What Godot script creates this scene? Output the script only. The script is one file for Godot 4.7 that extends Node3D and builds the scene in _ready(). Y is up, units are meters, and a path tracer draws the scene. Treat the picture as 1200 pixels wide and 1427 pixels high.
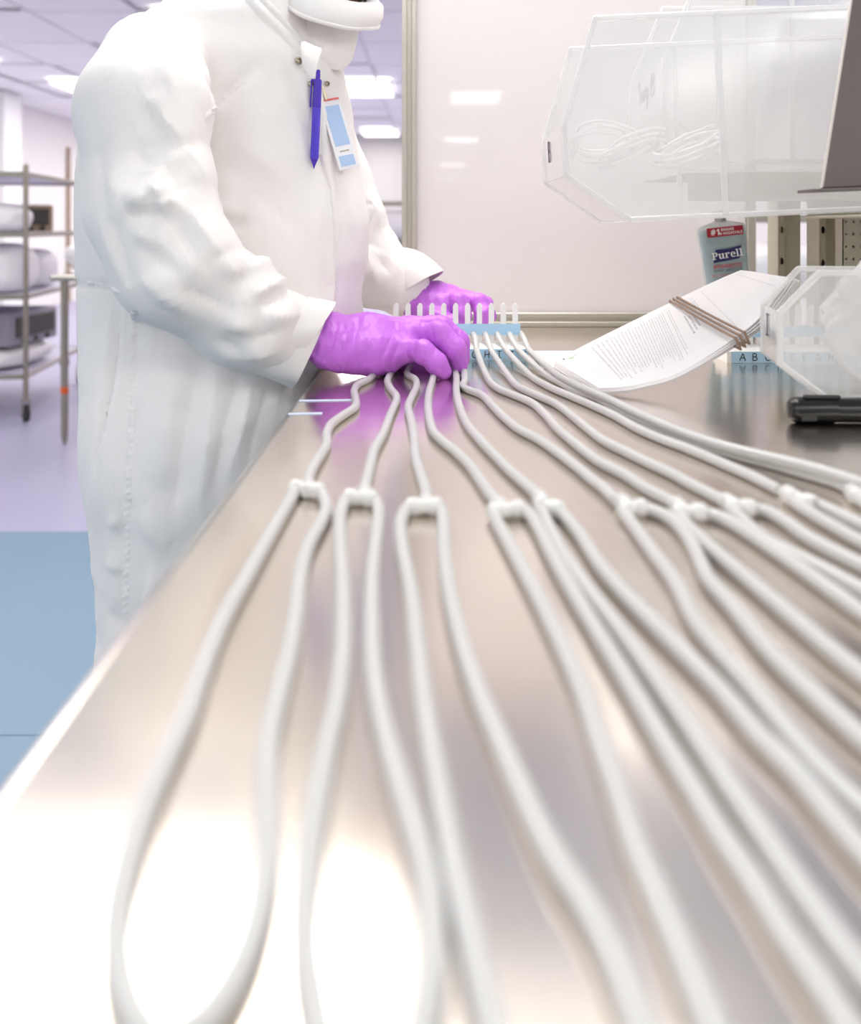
extends Node3D

# ------------------------------------------------------------------ frame
const F := 1400.0      # focal length in photo pixels (1200 x 1427)
const HX := 600.0
const HY := 315.0      # horizon row
const CH := 1.13       # camera height
const TT := 0.915      # table top height
const CEIL := 2.73

var M := {}
var taken := {}

func P(px: float, py: float, d: float) -> Vector3:
	return Vector3((px - HX) * d / F, CH - (py - HY) * d / F, -d)

func T(px: float, py: float, h := 0.0) -> Vector3:
	return P(px, py, F * (CH - TT - h) / (py - HY))

# ------------------------------------------------------------------ mesh building
class MB:
	var v := PackedVector3Array()
	var n := PackedVector3Array()
	var uv := PackedVector2Array()

	func tri(a: Vector3, b: Vector3, c: Vector3, ua := Vector2.ZERO, ub := Vector2.ZERO, uc := Vector2.ZERO) -> void:
		# a,b,c counter-clockwise seen from outside; stored clockwise
		var nn := (b - a).cross(c - a).normalized()
		v.append(a); v.append(c); v.append(b)
		n.append(nn); n.append(nn); n.append(nn)
		uv.append(ua); uv.append(uc); uv.append(ub)

	func quad(a: Vector3, b: Vector3, c: Vector3, d: Vector3) -> void:
		tri(a, b, c, Vector2(0, 1), Vector2(1, 1), Vector2(1, 0))
		tri(a, c, d, Vector2(0, 1), Vector2(1, 0), Vector2(0, 0))

	# rows of equal length; wrap joins last column to first; caps close the first / last row
	func grid(rows: Array, wrap := true, cap := true, flip := 0, smooth := true) -> void:
		var r := rows.size()
		var c: int = rows[0].size()
		var pts := PackedVector3Array()
		for row in rows:
			pts.append_array(row)
		var faces := PackedInt32Array()
		var cc := c if wrap else c - 1
		for i in r - 1:
			for j in cc:
				var a := i * c + j
				var b := i * c + (j + 1) % c
				var e := a + c
				var f := b + c
				faces.append_array(PackedInt32Array([a, b, f, a, f, e]))
		var mid := Vector3.ZERO
		for p in pts:
			mid += p
		mid /= pts.size()
		var do_flip := flip == 1
		if flip == 0:
			var vol := 0.0
			for k in range(0, faces.size(), 3):
				vol += (pts[faces[k]] - mid).dot((pts[faces[k + 1]] - mid).cross(pts[faces[k + 2]] - mid))
			do_flip = vol < 0.0
		var nor := PackedVector3Array()
		nor.resize(pts.size())
		for k in range(0, faces.size(), 3):
			if do_flip:
				var t := faces[k + 1]
				faces[k + 1] = faces[k + 2]
				faces[k + 2] = t
			var fn := (pts[faces[k + 1]] - pts[faces[k]]).cross(pts[faces[k + 2]] - pts[faces[k]])
			for q in 3:
				nor[faces[k + q]] += fn
		for k in range(0, faces.size(), 3):
			var ids := [faces[k], faces[k + 2], faces[k + 1]]
			var fn := (pts[faces[k + 1]] - pts[faces[k]]).cross(pts[faces[k + 2]] - pts[faces[k]]).normalized()
			for q in 3:
				var id: int = ids[q]
				v.append(pts[id])
				n.append(nor[id].normalized() if smooth else fn)
				uv.append(Vector2(float(id % c) / maxf(1.0, c - 1.0), float(id / c) / maxf(1.0, r - 1.0)))
		if cap and wrap:
			for e in 2:
				var row: PackedVector3Array = rows[0] if e == 0 else rows[r - 1]
				var m := Vector3.ZERO
				for p in row:
					m += p
				m /= c
				for j in c:
					var a := row[j]
					var b := row[(j + 1) % c]
					if (e == 0) != do_flip:
						tri(m, b, a)
					else:
						tri(m, a, b)

	func box(center: Vector3, size: Vector3, bv := 0.0, basis := Basis()) -> void:
		var h := size * 0.5
		bv = minf(bv, minf(h.x, minf(h.y, h.z)) * 0.95)
		if bv <= 0.0:
			var k := []
			for i in 8:
				k.append(center + basis * Vector3(h.x * (1 if i & 1 else -1), h.y * (1 if i & 2 else -1), h.z * (1 if i & 4 else -1)))
			for q in [[0, 2, 3, 1], [4, 5, 7, 6], [0, 1, 5, 4], [2, 6, 7, 3], [0, 4, 6, 2], [1, 3, 7, 5]]:
				quad(k[q[0]], k[q[1]], k[q[2]], k[q[3]])
			return
		# chamfered box: octagonal prism-like rows
		var ax := h.x - bv
		var az := h.z - bv
		var rows := []
		for lv in [[-h.y, 0.0], [-h.y + bv, bv], [h.y - bv, bv], [h.y, 0.0]]:
			var e: float = lv[1]
			var row := PackedVector3Array()
			for q in [[ax + e, az], [ax, az + e], [-ax, az + e], [-ax - e, az], [-ax - e, -az], [-ax, -az - e], [ax, -az - e], [ax + e, -az]]:
				row.append(center + basis * Vector3(q[0], lv[0], q[1]))
			rows.append(row)
		grid(rows, true, true, 0, false)

	func tube(path: PackedVector3Array, radii: PackedFloat32Array, seg := 8, cap := true, squash := 1.0) -> void:
		var rows := []
		var up := Vector3.UP
		var t0 := (path[1] - path[0]).normalized()
		if absf(t0.dot(up)) > 0.9:
			up = Vector3.RIGHT
		var side := t0.cross(up).normalized()
		for i in path.size():
			var t := (path[mini(i + 1, path.size() - 1)] - path[maxi(i - 1, 0)]).normalized()
			side = (side - t * side.dot(t)).normalized()
			var o := side.cross(t).normalized()
			var r := radii[mini(i, radii.size() - 1)]
			var row := PackedVector3Array()
			for j in seg:
				var a := TAU * j / seg
				row.append(path[i] + side * cos(a) * r + o * sin(a) * r * squash)
			rows.append(row)
		grid(rows, true, cap)

	func lathe(base: Vector3, profile: Array, seg := 16, axis := Basis(), sx := 1.0, sz := 1.0) -> void:
		# profile: [radius, height] pairs, sharp where a point is repeated
		var run := []
		for i in profile.size():
			var q: Array = profile[i]
			var row := PackedVector3Array()
			for j in seg:
				var a := TAU * j / seg
				row.append(base + axis * Vector3(cos(a) * q[0] * sx, q[1], sin(a) * q[0] * sz))
			run.append(row)
		# split into crisp pieces
		var k := 0
		while k < run.size() - 1:
			var m := k + 1
			while m < run.size() - 1:
				var a := Vector2(profile[m][0] - profile[m - 1][0], profile[m][1] - profile[m - 1][1])
				var b := Vector2(profile[m + 1][0] - profile[m][0], profile[m + 1][1] - profile[m][1])
				if absf(a.angle_to(b)) > 0.6:
					break
				m += 1
			var up: bool = profile[profile.size() - 1][1] >= profile[0][1]
			grid(run.slice(k, m + 1), true, false, 1 if up else 2)
			k = m
		var last := run.size() - 1
		for e in [0, last]:
			if profile[e][0] > 0.0001:
				var mid := base + axis * Vector3(0, profile[e][1], 0)
				var rr: PackedVector3Array = run[e]
				var up2: bool = profile[last][1] >= profile[0][1]
				for j in seg:
					if (e == last) == up2:
						tri(mid, rr[(j + 1) % seg], rr[j])
					else:
						tri(mid, rr[j], rr[(j + 1) % seg])

	func prism(poly: PackedVector2Array, depth: float, xf := Transform3D()) -> void:
		# polygon in xy, extruded along z from -depth/2 to depth/2
		var p := poly
		if Geometry2D.is_polygon_clockwise(p):
			p = poly.duplicate()
			p.reverse()
		# is_polygon_clockwise is for y down; use the signed area with y up
		var area := 0.0
		for i in p.size():
			area += p[i].cross(p[(i + 1) % p.size()])
		if area < 0.0:
			p = p.duplicate()
			p.reverse()
		var ids := Geometry2D.triangulate_polygon(p)
		var hz := depth / 2.0
		for k in range(0, ids.size(), 3):
			var a := p[ids[k]]
			var b := p[ids[k + 1]]
			var c := p[ids[k + 2]]
			if (b - a).cross(c - a) < 0.0:
				var t := b
				b = c
				c = t
			tri(xf * Vector3(a.x, a.y, hz), xf * Vector3(b.x, b.y, hz), xf * Vector3(c.x, c.y, hz), a, b, c)
			tri(xf * Vector3(a.x, a.y, -hz), xf * Vector3(c.x, c.y, -hz), xf * Vector3(b.x, b.y, -hz), a, c, b)
		for i in p.size():
			var a := p[i]
			var b := p[(i + 1) % p.size()]
			quad(xf * Vector3(a.x, a.y, -hz), xf * Vector3(b.x, b.y, -hz), xf * Vector3(b.x, b.y, hz), xf * Vector3(a.x, a.y, hz))

	func mesh() -> ArrayMesh:
		var a := []
		a.resize(Mesh.ARRAY_MAX)
		a[Mesh.ARRAY_VERTEX] = v
		a[Mesh.ARRAY_NORMAL] = n
		a[Mesh.ARRAY_TEX_UV] = uv
		var m := ArrayMesh.new()
		m.add_surface_from_arrays(Mesh.PRIMITIVE_TRIANGLES, a)
		return m

func smooth_path(pts: Array, step := 0.012) -> PackedVector3Array:
	var out := PackedVector3Array()
	var n := pts.size()
	for i in n - 1:
		var p0: Vector3 = pts[maxi(i - 1, 0)]
		var p1: Vector3 = pts[i]
		var p2: Vector3 = pts[i + 1]
		var p3: Vector3 = pts[mini(i + 2, n - 1)]
		var k := clampi(int(p1.distance_to(p2) / step), 2, 14)
		for j in k:
			var t := float(j) / k
			# centripetal-ish: plain Catmull-Rom with limited tangents
			var m1 := (p2 - p0) * 0.5
			var m2 := (p3 - p1) * 0.5
			var lim := p1.distance_to(p2) * 1.1
			if m1.length() > lim: m1 = m1.normalized() * lim
			if m2.length() > lim: m2 = m2.normalized() * lim
			var t2 := t * t
			var t3 := t2 * t
			out.append(p1 * (2 * t3 - 3 * t2 + 1) + m1 * (t3 - 2 * t2 + t) + p2 * (-2 * t3 + 3 * t2) + m2 * (t3 - t2))
	out.append(pts[n - 1])
	return out

# ------------------------------------------------------------------ nodes
func numbered(called: String) -> String:
	var k: int = taken.get(called, 0)
	taken[called] = k + 1
	return called if k == 0 else "%s_%03d" % [called, k]

func tag(o: Node3D, label: String, category := "", group := "", kind := "") -> Node3D:
	if label: o.set_meta("label", label)
	if category: o.set_meta("category", category)
	if group: o.set_meta("group", group)
	if kind: o.set_meta("kind", kind)
	return o

func thing(called: String, label: String, category: String, at := Vector3.ZERO, group := "", basis := Basis()) -> Node3D:
	var o := Node3D.new()
	o.name = numbered(called)
	add_child(o)
	o.transform = Transform3D(basis, at)
	tag(o, label, category, group)
	return o

func struct(called: String, label: String) -> Node3D:
	var o := Node3D.new()
	o.name = called
	add_child(o)
	tag(o, label, "", "", "structure")
	return o

func part(parent: Node3D, called: String, mesh: Mesh, mat: Material, xf := Transform3D()) -> MeshInstance3D:
	var o := MeshInstance3D.new()
	o.name = called
	o.mesh = mesh
	o.material_override = mat
	o.transform = xf
	parent.add_child(o, true)
	return o

# meshes built in world coordinates, hung under a moved thing
func wpart(parent: Node3D, called: String, mb: MB, mat: Material) -> MeshInstance3D:
	var inv := parent.global_transform.affine_inverse()
	return part(parent, called, mb.mesh(), mat, inv)

func boxpart(parent: Node3D, called: String, c: Vector3, s: Vector3, bv: float, mat: Material, basis := Basis()) -> MeshInstance3D:
	var mb := MB.new()
	mb.box(Vector3.ZERO, s, bv)
	return part(parent, called, mb.mesh(), mat, Transform3D(basis, c))

func tubepart(parent: Node3D, called: String, pts: Array, r: float, mat: Material, seg := 8, step := 0.012, smooth := true) -> MeshInstance3D:
	var mb := MB.new()
	var path := smooth_path(pts, step) if smooth else PackedVector3Array(pts)
	mb.tube(path, PackedFloat32Array([r]), seg)
	return part(parent, called, mb.mesh(), mat)

# ------------------------------------------------------------------ materials
func mat(called: String, c: Color, rough := 0.6, metal := 0.0, spec := 0.5) -> StandardMaterial3D:
	var m := StandardMaterial3D.new()
	m.resource_name = called
	m.albedo_color = c
	m.roughness = rough
	m.metallic = metal
	m.metallic_specular = spec
	M[called] = m
	return m

func clear(called: String, c: Color, alpha: float, rough := 0.1) -> StandardMaterial3D:
	var m := mat(called, Color(c.r, c.g, c.b, alpha), rough)
	m.transparency = BaseMaterial3D.TRANSPARENCY_ALPHA
	m.cull_mode = BaseMaterial3D.CULL_DISABLED
	return m

func noise_tex(seed_: int, freq: float, size := 512, oct := 4, ridged := false, contrast := []) -> NoiseTexture2D:
	var n := FastNoiseLite.new()
	n.seed = seed_
	n.frequency = freq
	n.noise_type = FastNoiseLite.TYPE_SIMPLEX_SMOOTH
	n.fractal_octaves = oct
	n.fractal_type = FastNoiseLite.FRACTAL_RIDGED if ridged else FastNoiseLite.FRACTAL_FBM
	var t := NoiseTexture2D.new()
	t.width = size
	t.height = size
	t.seamless = true
	t.noise = n
	if contrast.size() == 2:
		var g := Gradient.new()
		g.set_color(0, contrast[0])
		g.set_color(1, contrast[1])
		t.color_ramp = g
	return t

func bump(m: StandardMaterial3D, tex: Texture2D, cm: float, scale: float, world := false) -> void:
	m.heightmap_enabled = true
	m.heightmap_texture = tex
	m.heightmap_scale = cm
	m.uv1_triplanar = true
	m.uv1_world_triplanar = world
	m.uv1_scale = Vector3.ONE * scale

func fabric_image() -> ImageTexture:
	# fine ripstop stripes over soft crinkles
	var s := 1024
	var im := Image.create(s, s, false, Image.FORMAT_L8)
	var n := FastNoiseLite.new()
	n.seed = 5
	n.frequency = 0.008
	n.fractal_octaves = 5
	var seam := n.get_seamless_image(s, s)
	seam.convert(Image.FORMAT_L8)
	var src := seam.get_data()
	var data := PackedByteArray()
	data.resize(s * s)
	for y in s:
		for x in s:
			var h := src[y * s + x] / 255.0 * 0.8
			if x % 8 < 2: h += 0.09
			if y % 16 < 2: h += 0.05
			data[y * s + x] = clampi(int(h * 255.0), 0, 255)
	im = Image.create_from_data(s, s, false, Image.FORMAT_L8, data)
	return ImageTexture.create_from_image(im)

func make_materials() -> void:
	var suit := mat("coverall_cloth", Color(0.945, 0.925, 0.918), 0.75, 0.0, 0.35)
	bump(suit, fabric_image(), 0.055, 2.0)
	mat("coverall_plain", Color(0.945, 0.925, 0.918), 0.75, 0.0, 0.35)
	var glove := mat("nitrile", Color(0.78, 0.43, 0.87), 0.42, 0.0, 0.5)
	bump(glove, noise_tex(11, 0.012, 512, 4), 0.12, 9.0)
	mat("skin", Color(0.62, 0.42, 0.33), 0.5)
	mat("dark_eye", Color(0.08, 0.06, 0.05), 0.2)
	mat("mask_cloth", Color(0.85, 0.88, 0.93), 0.7)
	clear("goggle_lens", Color(0.9, 0.92, 1.0), 0.12, 0.05)
	mat("boot", Color(0.85, 0.86, 0.88), 0.6)
	var steel := mat("table_steel", Color(0.905, 0.865, 0.82), 0.17, 1.0)
	bump(steel, noise_tex(3, 0.006, 512, 3), 0.02, 2.2, true)
	mat("brushed_steel", Color(0.72, 0.70, 0.67), 0.3, 1.0)
	mat("chrome", Color(0.82, 0.81, 0.8), 0.16, 1.0)
	mat("aluminium", Color(0.76, 0.74, 0.70), 0.38, 0.7)
	mat("beige_steel", Color(0.73, 0.71, 0.645), 0.5)
	mat("tubing", Color(0.775, 0.767, 0.76), 0.33, 0.0, 0.5)
	mat("connector", Color(0.86, 0.85, 0.84), 0.4)
	var coil := clear("clear_tubing", Color(0.95, 0.95, 0.95), 0.45, 0.2)
	coil.metallic_specular = 0.5
	mat("rack_acrylic", Color(0.97, 0.97, 0.965), 0.35)
	mat("blue_tape", Color(0.70, 0.85, 0.96), 0.6)
	mat("lavender_tape", Color(0.82, 0.85, 0.95), 0.55)
	mat("ink_black", Color(0.10, 0.10, 0.14), 0.6)
	mat("ink_grey", Color(0.33, 0.31, 0.33), 0.7)
	mat("marker_black", Color(0.035, 0.033, 0.033), 0.28)
	mat("marker_grey", Color(0.17, 0.165, 0.16), 0.45)
	mat("print_white", Color(0.93, 0.93, 0.93), 0.5)
	mat("paper_edge", Color(0.90, 0.88, 0.885), 0.85)
	mat("rubber_band", Color(0.62, 0.52, 0.45), 0.7)
	clear("bin_plastic", Color(0.96, 0.955, 0.955), 0.21, 0.12)
	clear("bin_rim", Color(0.97, 0.965, 0.965), 0.40, 0.2)
	clear("bag_film", Color(0.96, 0.955, 0.96), 0.34, 0.1)
	mat("dark_panel", Color(0.40, 0.36, 0.35), 0.55)
	mat("panel_edge", Color(0.80, 0.77, 0.74), 0.5)
	var pane := mat("pane_acrylic", Color(0.945, 0.935, 0.93), 0.02, 0.0, 0.55)
	pane.backlight_enabled = true
	pane.backlight = Color(0.9, 0.87, 0.87)
	mat("pen_purple", Color(0.30, 0.18, 0.72), 0.25)
	mat("pen_barrel", Color(0.33, 0.25, 0.80), 0.18)
	mat("badge_white", Color(0.90, 0.89, 0.91), 0.3)
	mat("badge_blue", Color(0.66, 0.76, 0.90), 0.35)
	mat("red_clip", Color(0.90, 0.42, 0.40), 0.5)
	mat("brass_snap", Color(0.70, 0.66, 0.58), 0.3, 0.9)
	mat("label_red", Color(0.66, 0.10, 0.20), 0.5)
	mat("label_navy", Color(0.13, 0.11, 0.36), 0.5)
	mat("label_pinkish", Color(0.75, 0.32, 0.36), 0.5)
	mat("label_teal", Color(0.25, 0.45, 0.62), 0.5)
	mat("gel_front", Color(0.60, 0.72, 0.745), 0.3)
	clear("bottle_shell", Color(0.80, 0.85, 0.86), 0.35, 0.12)
	mat("pump_grey", Color(0.72, 0.72, 0.70), 0.4)
	mat("wall_paint", Color(0.94, 0.925, 0.915), 0.8)
	mat("wall_white", Color(0.93, 0.925, 0.92), 0.8)
	mat("wall_end", Color(0.85, 0.84, 0.83), 0.8)
	mat("ceiling_tile", Color(0.985, 0.98, 0.985), 0.85)
	mat("ceiling_grid", Color(0.93, 0.92, 0.935), 0.6)
	var blue := mat("vinyl_blue", Color(0.49, 0.595, 0.68), 0.5)
	var flecks := noise_tex(21, 0.3, 512, 2, false, [Color(0.93, 0.93, 0.93), Color(1, 1, 1)])
	blue.albedo_texture = flecks
	blue.uv1_triplanar = true
	blue.uv1_world_triplanar = true
	blue.uv1_scale = Vector3.ONE * 1.5
	var purple := mat("vinyl_purple", Color(0.705, 0.69, 0.80), 0.38)
	purple.albedo_texture = flecks
	purple.uv1_triplanar = true
	purple.uv1_world_triplanar = true
	purple.uv1_scale = Vector3.ONE * 1.5
	mat("cart_steel", Color(0.63, 0.60, 0.55), 0.35, 0.8)
	mat("cart_shelf", Color(0.80, 0.79, 0.86), 0.4, 0.3)
	mat("wrap_white", Color(0.92, 0.90, 0.91), 0.5)
	mat("device_dark", Color(0.23, 0.21, 0.19), 0.5)
	mat("device_tan", Color(0.66, 0.56, 0.47), 0.6)
	mat("device_grey", Color(0.56, 0.53, 0.58), 0.5)
	mat("caster_black", Color(0.16, 0.15, 0.15), 0.5)
	mat("orange_band", Color(0.87, 0.38, 0.15), 0.5)
	var glow := mat("lamp_glow", Color(0.95, 0.95, 0.95), 0.6)
	glow.emission_enabled = true
	glow.emission = Color(1.0, 0.985, 0.97)
	glow.emission_energy_multiplier = 1.4

# ------------------------------------------------------------------ camera, light
var lamp_spots: Array = []

func setup_camera() -> void:
	var a := CameraAttributesPhysical.new()
	a.frustum_focal_length = 28.0
	a.frustum_near = 0.05
	a.frustum_far = 120.0
	a.exposure_aperture = 3.0
	a.frustum_focus_distance = 1.48
	var cam := Camera3D.new()
	cam.name = "camera"
	add_child(cam)
	cam.attributes = a
	cam.projection = Camera3D.PROJECTION_FRUSTUM
	cam.near = 0.05
	cam.far = 120.0
	cam.size = cam.near * 1427.0 / F
	cam.frustum_offset = Vector2(0, -(1427.0 / 2.0 - HY) / F * cam.near)
	cam.position = Vector3(0, CH, 0)
	cam.current = true

	var we := WorldEnvironment.new()
	we.name = "environment"
	var e := Environment.new()
	e.background_mode = Environment.BG_COLOR
	e.background_color = Color(0.8, 0.8, 0.85)
	e.background_energy_multiplier = 0.3
	e.tonemap_mode = Environment.TONE_MAPPER_LINEAR
	e.tonemap_exposure = 1.62
	e.sdfgi_enabled = true
	e.ssao_enabled = true
	e.ssil_enabled = true
	we.environment = e
	add_child(we)

	# ceiling troffers: rows by x, places by depth (centres)
	var far := [[-3.9, 11.6], [-0.75, 11.6], [-3.9, 17.0], [-0.85, 17.0], [-3.9, 6.3], [-2.3, 4.6], [-1.75, 8.0], [-2.4, 10.0], [-2.4, 13.2], [-2.4, 15.4], [-4.5, 9.2], [-3.3, 13.0], [-3.6, 15.0], [-1.6, 13.4], [-1.6, 10.4], [-1.7, 15.6], [1.0, 4.6], [1.4, 7.5], [1.4, 10.5], [1.4, 13.5], [3.3, 6.0], [3.3, 12.0], [3.3, 16.0]]
	var near := [[-3.9, 2.6], [2.9, 2.6], [-3.9, 0.2], [2.9, 0.2], [-3.9, -1.9], [-1.75, -1.9], [-0.6, -1.9], [0.55, -1.9], [1.7, -1.9], [2.9, -1.9], [-3.9, -4.4], [-1.75, -3.4], [-1.75, -4.9], [3.1, -3.4], [3.1, -5.4]]
	var back := []
	for d in [-8.0, -14.0, -21.5, -29.5]:
		for x in [-3.9, -1.75, 0.55, 2.9]:
			back.append([x, d])
	# two panels side by side over the bench, mirrored in its near end
	for q in far + near + back + [[-1.03, 2.36], [-0.40, 2.26], [0.27, 1.60]]:
		lamp_spots.append(Vector3(q[0], CEIL, -q[1]))

const LAMP_W := 0.6
const LAMP_L := 1.25
const LAMP_E := 1.0

func make_lamps() -> void:
	var frame := MB.new()
	for s in [-1, 1]:
		frame.box(Vector3(s * (LAMP_W / 2 + 0.012), 0, 0), Vector3(0.024, 0.03, LAMP_L + 0.048), 0.004)
		frame.box(Vector3(0, 0, s * (LAMP_L / 2 + 0.012)), Vector3(LAMP_W, 0.03, 0.024), 0.004)
	var fm := frame.mesh()
	var diff := MB.new()
	diff.box(Vector3.ZERO, Vector3(LAMP_W, 0.012, LAMP_L), 0.003)
	var dm := diff.mesh()
	for i in lamp_spots.size():
		var p: Vector3 = lamp_spots[i]
		var o := thing("ceiling_light", "", "ceiling light", p + Vector3(0, -0.02, 0), "recessed ceiling light panels")
		part(o, "frame", fm, M.ceiling_grid)
		part(o, "diffuser", dm, M.lamp_glow, Transform3D(Basis(), Vector3(0, -0.002, 0)))
		var l := AreaLight3D.new()
		l.name = "lamp"
		l.area_size = Vector2(LAMP_W, LAMP_L)
		l.light_energy = LAMP_E
		l.light_color = Color(1.0, 0.985, 0.957)
		l.shadow_enabled = true
		l.rotation = Vector3(-PI / 2, 0, 0)
		l.position = Vector3(0, -0.016, 0)
		o.add_child(l)
		if (p.x < -3.8 or p.x > -1.0) and p.x < 0.0 and p.z < -11.0:
			var which := "far left above the cart" if p.x < -3.0 else "far side, beside the partition post"
			tag(o, "bright ceiling light panel at the %s, %s of two" % [which, "the nearer" if p.z > -15.0 else "the farther"])
		else:
			tag(o, "white rectangular ceiling light panel outside the picture or hidden behind something")

# ------------------------------------------------------------------ the room
const X0 := -5.4
const X1 := 4.2
const D_FAR := 18.2
const D_BACK := -33.0

func make_room() -> void:
	var fl := struct("floor", "blue and lavender vinyl floor")
	var zmid := -3.72
	boxpart(fl, "slab", Vector3((X0 + X1) / 2, -0.08, -(D_FAR + D_BACK) / 2), Vector3(X1 - X0 + 0.6, 0.12, D_FAR - D_BACK + 0.6), 0, M.wall_white)
	var w := X1 - X0
	# blue sheets up to the line, with a welded seam between each pair
	var edges := [33.0, 26.0, 19.0, 12.0, 5.0, -2.23, zmid]
	for i in edges.size() - 1:
		var a: float = edges[i]
		var b: float = edges[i + 1]
		boxpart(fl, "vinyl_sheet", Vector3((X0 + X1) / 2, -0.0105, (a + b) / 2), Vector3(w, 0.021, absf(a - b) - 0.004), 0.0015, M.vinyl_blue)
	boxpart(fl, "vinyl_sheet", Vector3((X0 + X1) / 2, -0.0105, (zmid - 18.2) / 2), Vector3(w, 0.021, 18.2 + zmid - 0.002), 0.0015, M.vinyl_purple)

	var wl := struct("wall_left", "white side wall")
	boxpart(wl, "wall_face", Vector3(X0 - 0.1, CEIL / 2 + 0.1, -(D_FAR + D_BACK) / 2), Vector3(0.2, CEIL + 0.5, D_FAR - D_BACK), 0, M.wall_paint)
	var wr := struct("wall_right", "white side wall")
	boxpart(wr, "wall_face", Vector3(X1 + 0.1, CEIL / 2 + 0.1, -(D_FAR + D_BACK) / 2), Vector3(0.2, CEIL + 0.5, D_FAR - D_BACK), 0, M.wall_paint)
	var wf := struct("wall_far", "white end wall")
	boxpart(wf, "wall_face", Vector3((X0 + X1) / 2, CEIL / 2 + 0.1, -D_FAR - 0.1), Vector3(w + 0.4, CEIL + 0.5, 0.2), 0, M.wall_end)
	var wb := struct("wall_behind", "white end wall")
	boxpart(wb, "wall_face", Vector3((X0 + X1) / 2, CEIL / 2 + 0.1, -D_BACK + 0.1), Vector3(w + 0.4, CEIL + 0.5, 0.2), 0, M.wall_white)
	boxpart(wl, "column", Vector3(-5.18, CEIL / 2 - 0.005, -12.0), Vector3(0.4, CEIL - 0.02, 0.5), 0.01, M.wall_white)

	# ceiling: slab, T-bars, tiles
	var ce := struct("ceiling", "suspended ceiling of pale tiles")
	boxpart(ce, "slab", Vector3((X0 + X1) / 2, CEIL + 0.16, -(D_FAR + D_BACK) / 2), Vector3(w + 0.4, 0.2, D_FAR - D_BACK + 0.4), 0, M.wall_white)
	var tw := 0.8
	var td := 1.25
	var nx := 12
	var tile := MB.new()
	tile.box(Vector3.ZERO, Vector3(tw - 0.03, 0.02, td - 0.03), 0.004)
	var tm := tile.mesh()
	var covered := func(x: float, z: float) -> bool:
		for p in lamp_spots:
			if absf(p.x - x) < (LAMP_W + 0.05) / 2 + tw / 2 - 0.05 and absf(p.z - z) < (LAMP_L + 0.05) / 2 + td / 2 - 0.03:
				return true
		return false
	var k0 := -2
	for ix in nx:
		for iz in range(k0, 15):
			var c := Vector3(X0 + tw * (ix + 0.5), CEIL + 0.012, -(td * (iz + 0.5)))
			if c.z < -D_FAR + 0.4 or c.x > X1: continue
			part(ce, "ceiling_tile", tm, M.ceiling_tile, Transform3D(Basis(), c + (Vector3(0, 0.02, 0) if covered.call(c.x, c.z) else Vector3.ZERO)))
	var barx := MB.new()
	barx.box(Vector3.ZERO, Vector3(0.026, 0.02, D_FAR + 2 * td), 0.002)
	var bxm := barx.mesh()
	for ix in nx + 1:
		part(ce, "grid_bar", bxm, M.ceiling_grid, Transform3D(Basis(), Vector3(X0 + tw * ix, CEIL + 0.004, -(D_FAR - 2 * td) / 2)))
	var barz := MB.new()
	barz.box(Vector3.ZERO, Vector3(w, 0.016, 0.026), 0.002)
	var bzm := barz.mesh()
	for iz in range(k0, 15):
		part(ce, "grid_bar", bzm, M.ceiling_grid, Transform3D(Basis(), Vector3((X0 + X1) / 2, CEIL + 0.006, -td * iz)))
	# rear ceiling beyond the tiles
	boxpart(ce, "plain_ceiling", Vector3((X0 + X1) / 2, CEIL + 0.02, (2.5 + 33.0) / 2), Vector3(w, 0.04, 30.5), 0, M.ceiling_tile)
	var bl := struct("baseboard_far", "grey skirting of the end wall")
	boxpart(bl, "skirting", Vector3((X0 + X1) / 2, 0.05, -D_FAR + 0.01), Vector3(w, 0.1, 0.02), 0.004, M.cart_shelf)

# ------------------------------------------------------------------ steel table
const TX0 := -0.158
const TX1 := 1.05
const TD1 := 2.2

func make_table() -> void:
	var z0 := 0.35
	var z1 := -TD1
	var t := thing("steel_table", "long stainless steel work table with a reflective brushed top", "table", Vector3(0.45, 0, -0.9))
	# top: profile in x swept along z, rounded edges
	var mb := MB.new()
	var rows := []
	var prof := []
	var th := 0.045
	var r := 0.012
	for q in [[TX1, TT], [TX1 + r * 0.7, TT - r * 0.3], [TX1 + r, TT - r], [TX1 + r, TT - th], [TX0 - r, TT - th], [TX0 - r, TT - r]]:
		prof.append(q)
	for k in range(1, 6):
		var a := PI - k * PI / 10.0
		prof.append([TX0 + cos(a) * r, TT - r + sin(a) * r])
	for z in [z0, z1]:
		var row := PackedVector3Array()
		for q in prof:
			row.append(Vector3(q[0], q[1], z))
		rows.append(row)
	mb.grid(rows, true, true, 0, false)
	wpart(t, "tabletop", mb, M.table_steel)
	for x in [0.0, TX1 - 0.12]:
		for z in [z0 - 0.12, z1 + 0.12]:
			var lg := MB.new()
			lg.lathe(Vector3(x, 0.0, z), [[0.012, 0.0], [0.022, 0.02], [0.024, 0.05], [0.02, 0.06], [0.02, TT - th]], 14)
			wpart(t, "leg", lg, M.brushed_steel)
	var sh := MB.new()
	sh.box(Vector3((TX1) / 2 - 0.03, 0.25, (z0 + z1) / 2), Vector3(TX1 - 0.1, 0.03, z0 - z1 - 0.2), 0.006)
	wpart(t, "undershelf", sh, M.brushed_steel)

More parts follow.
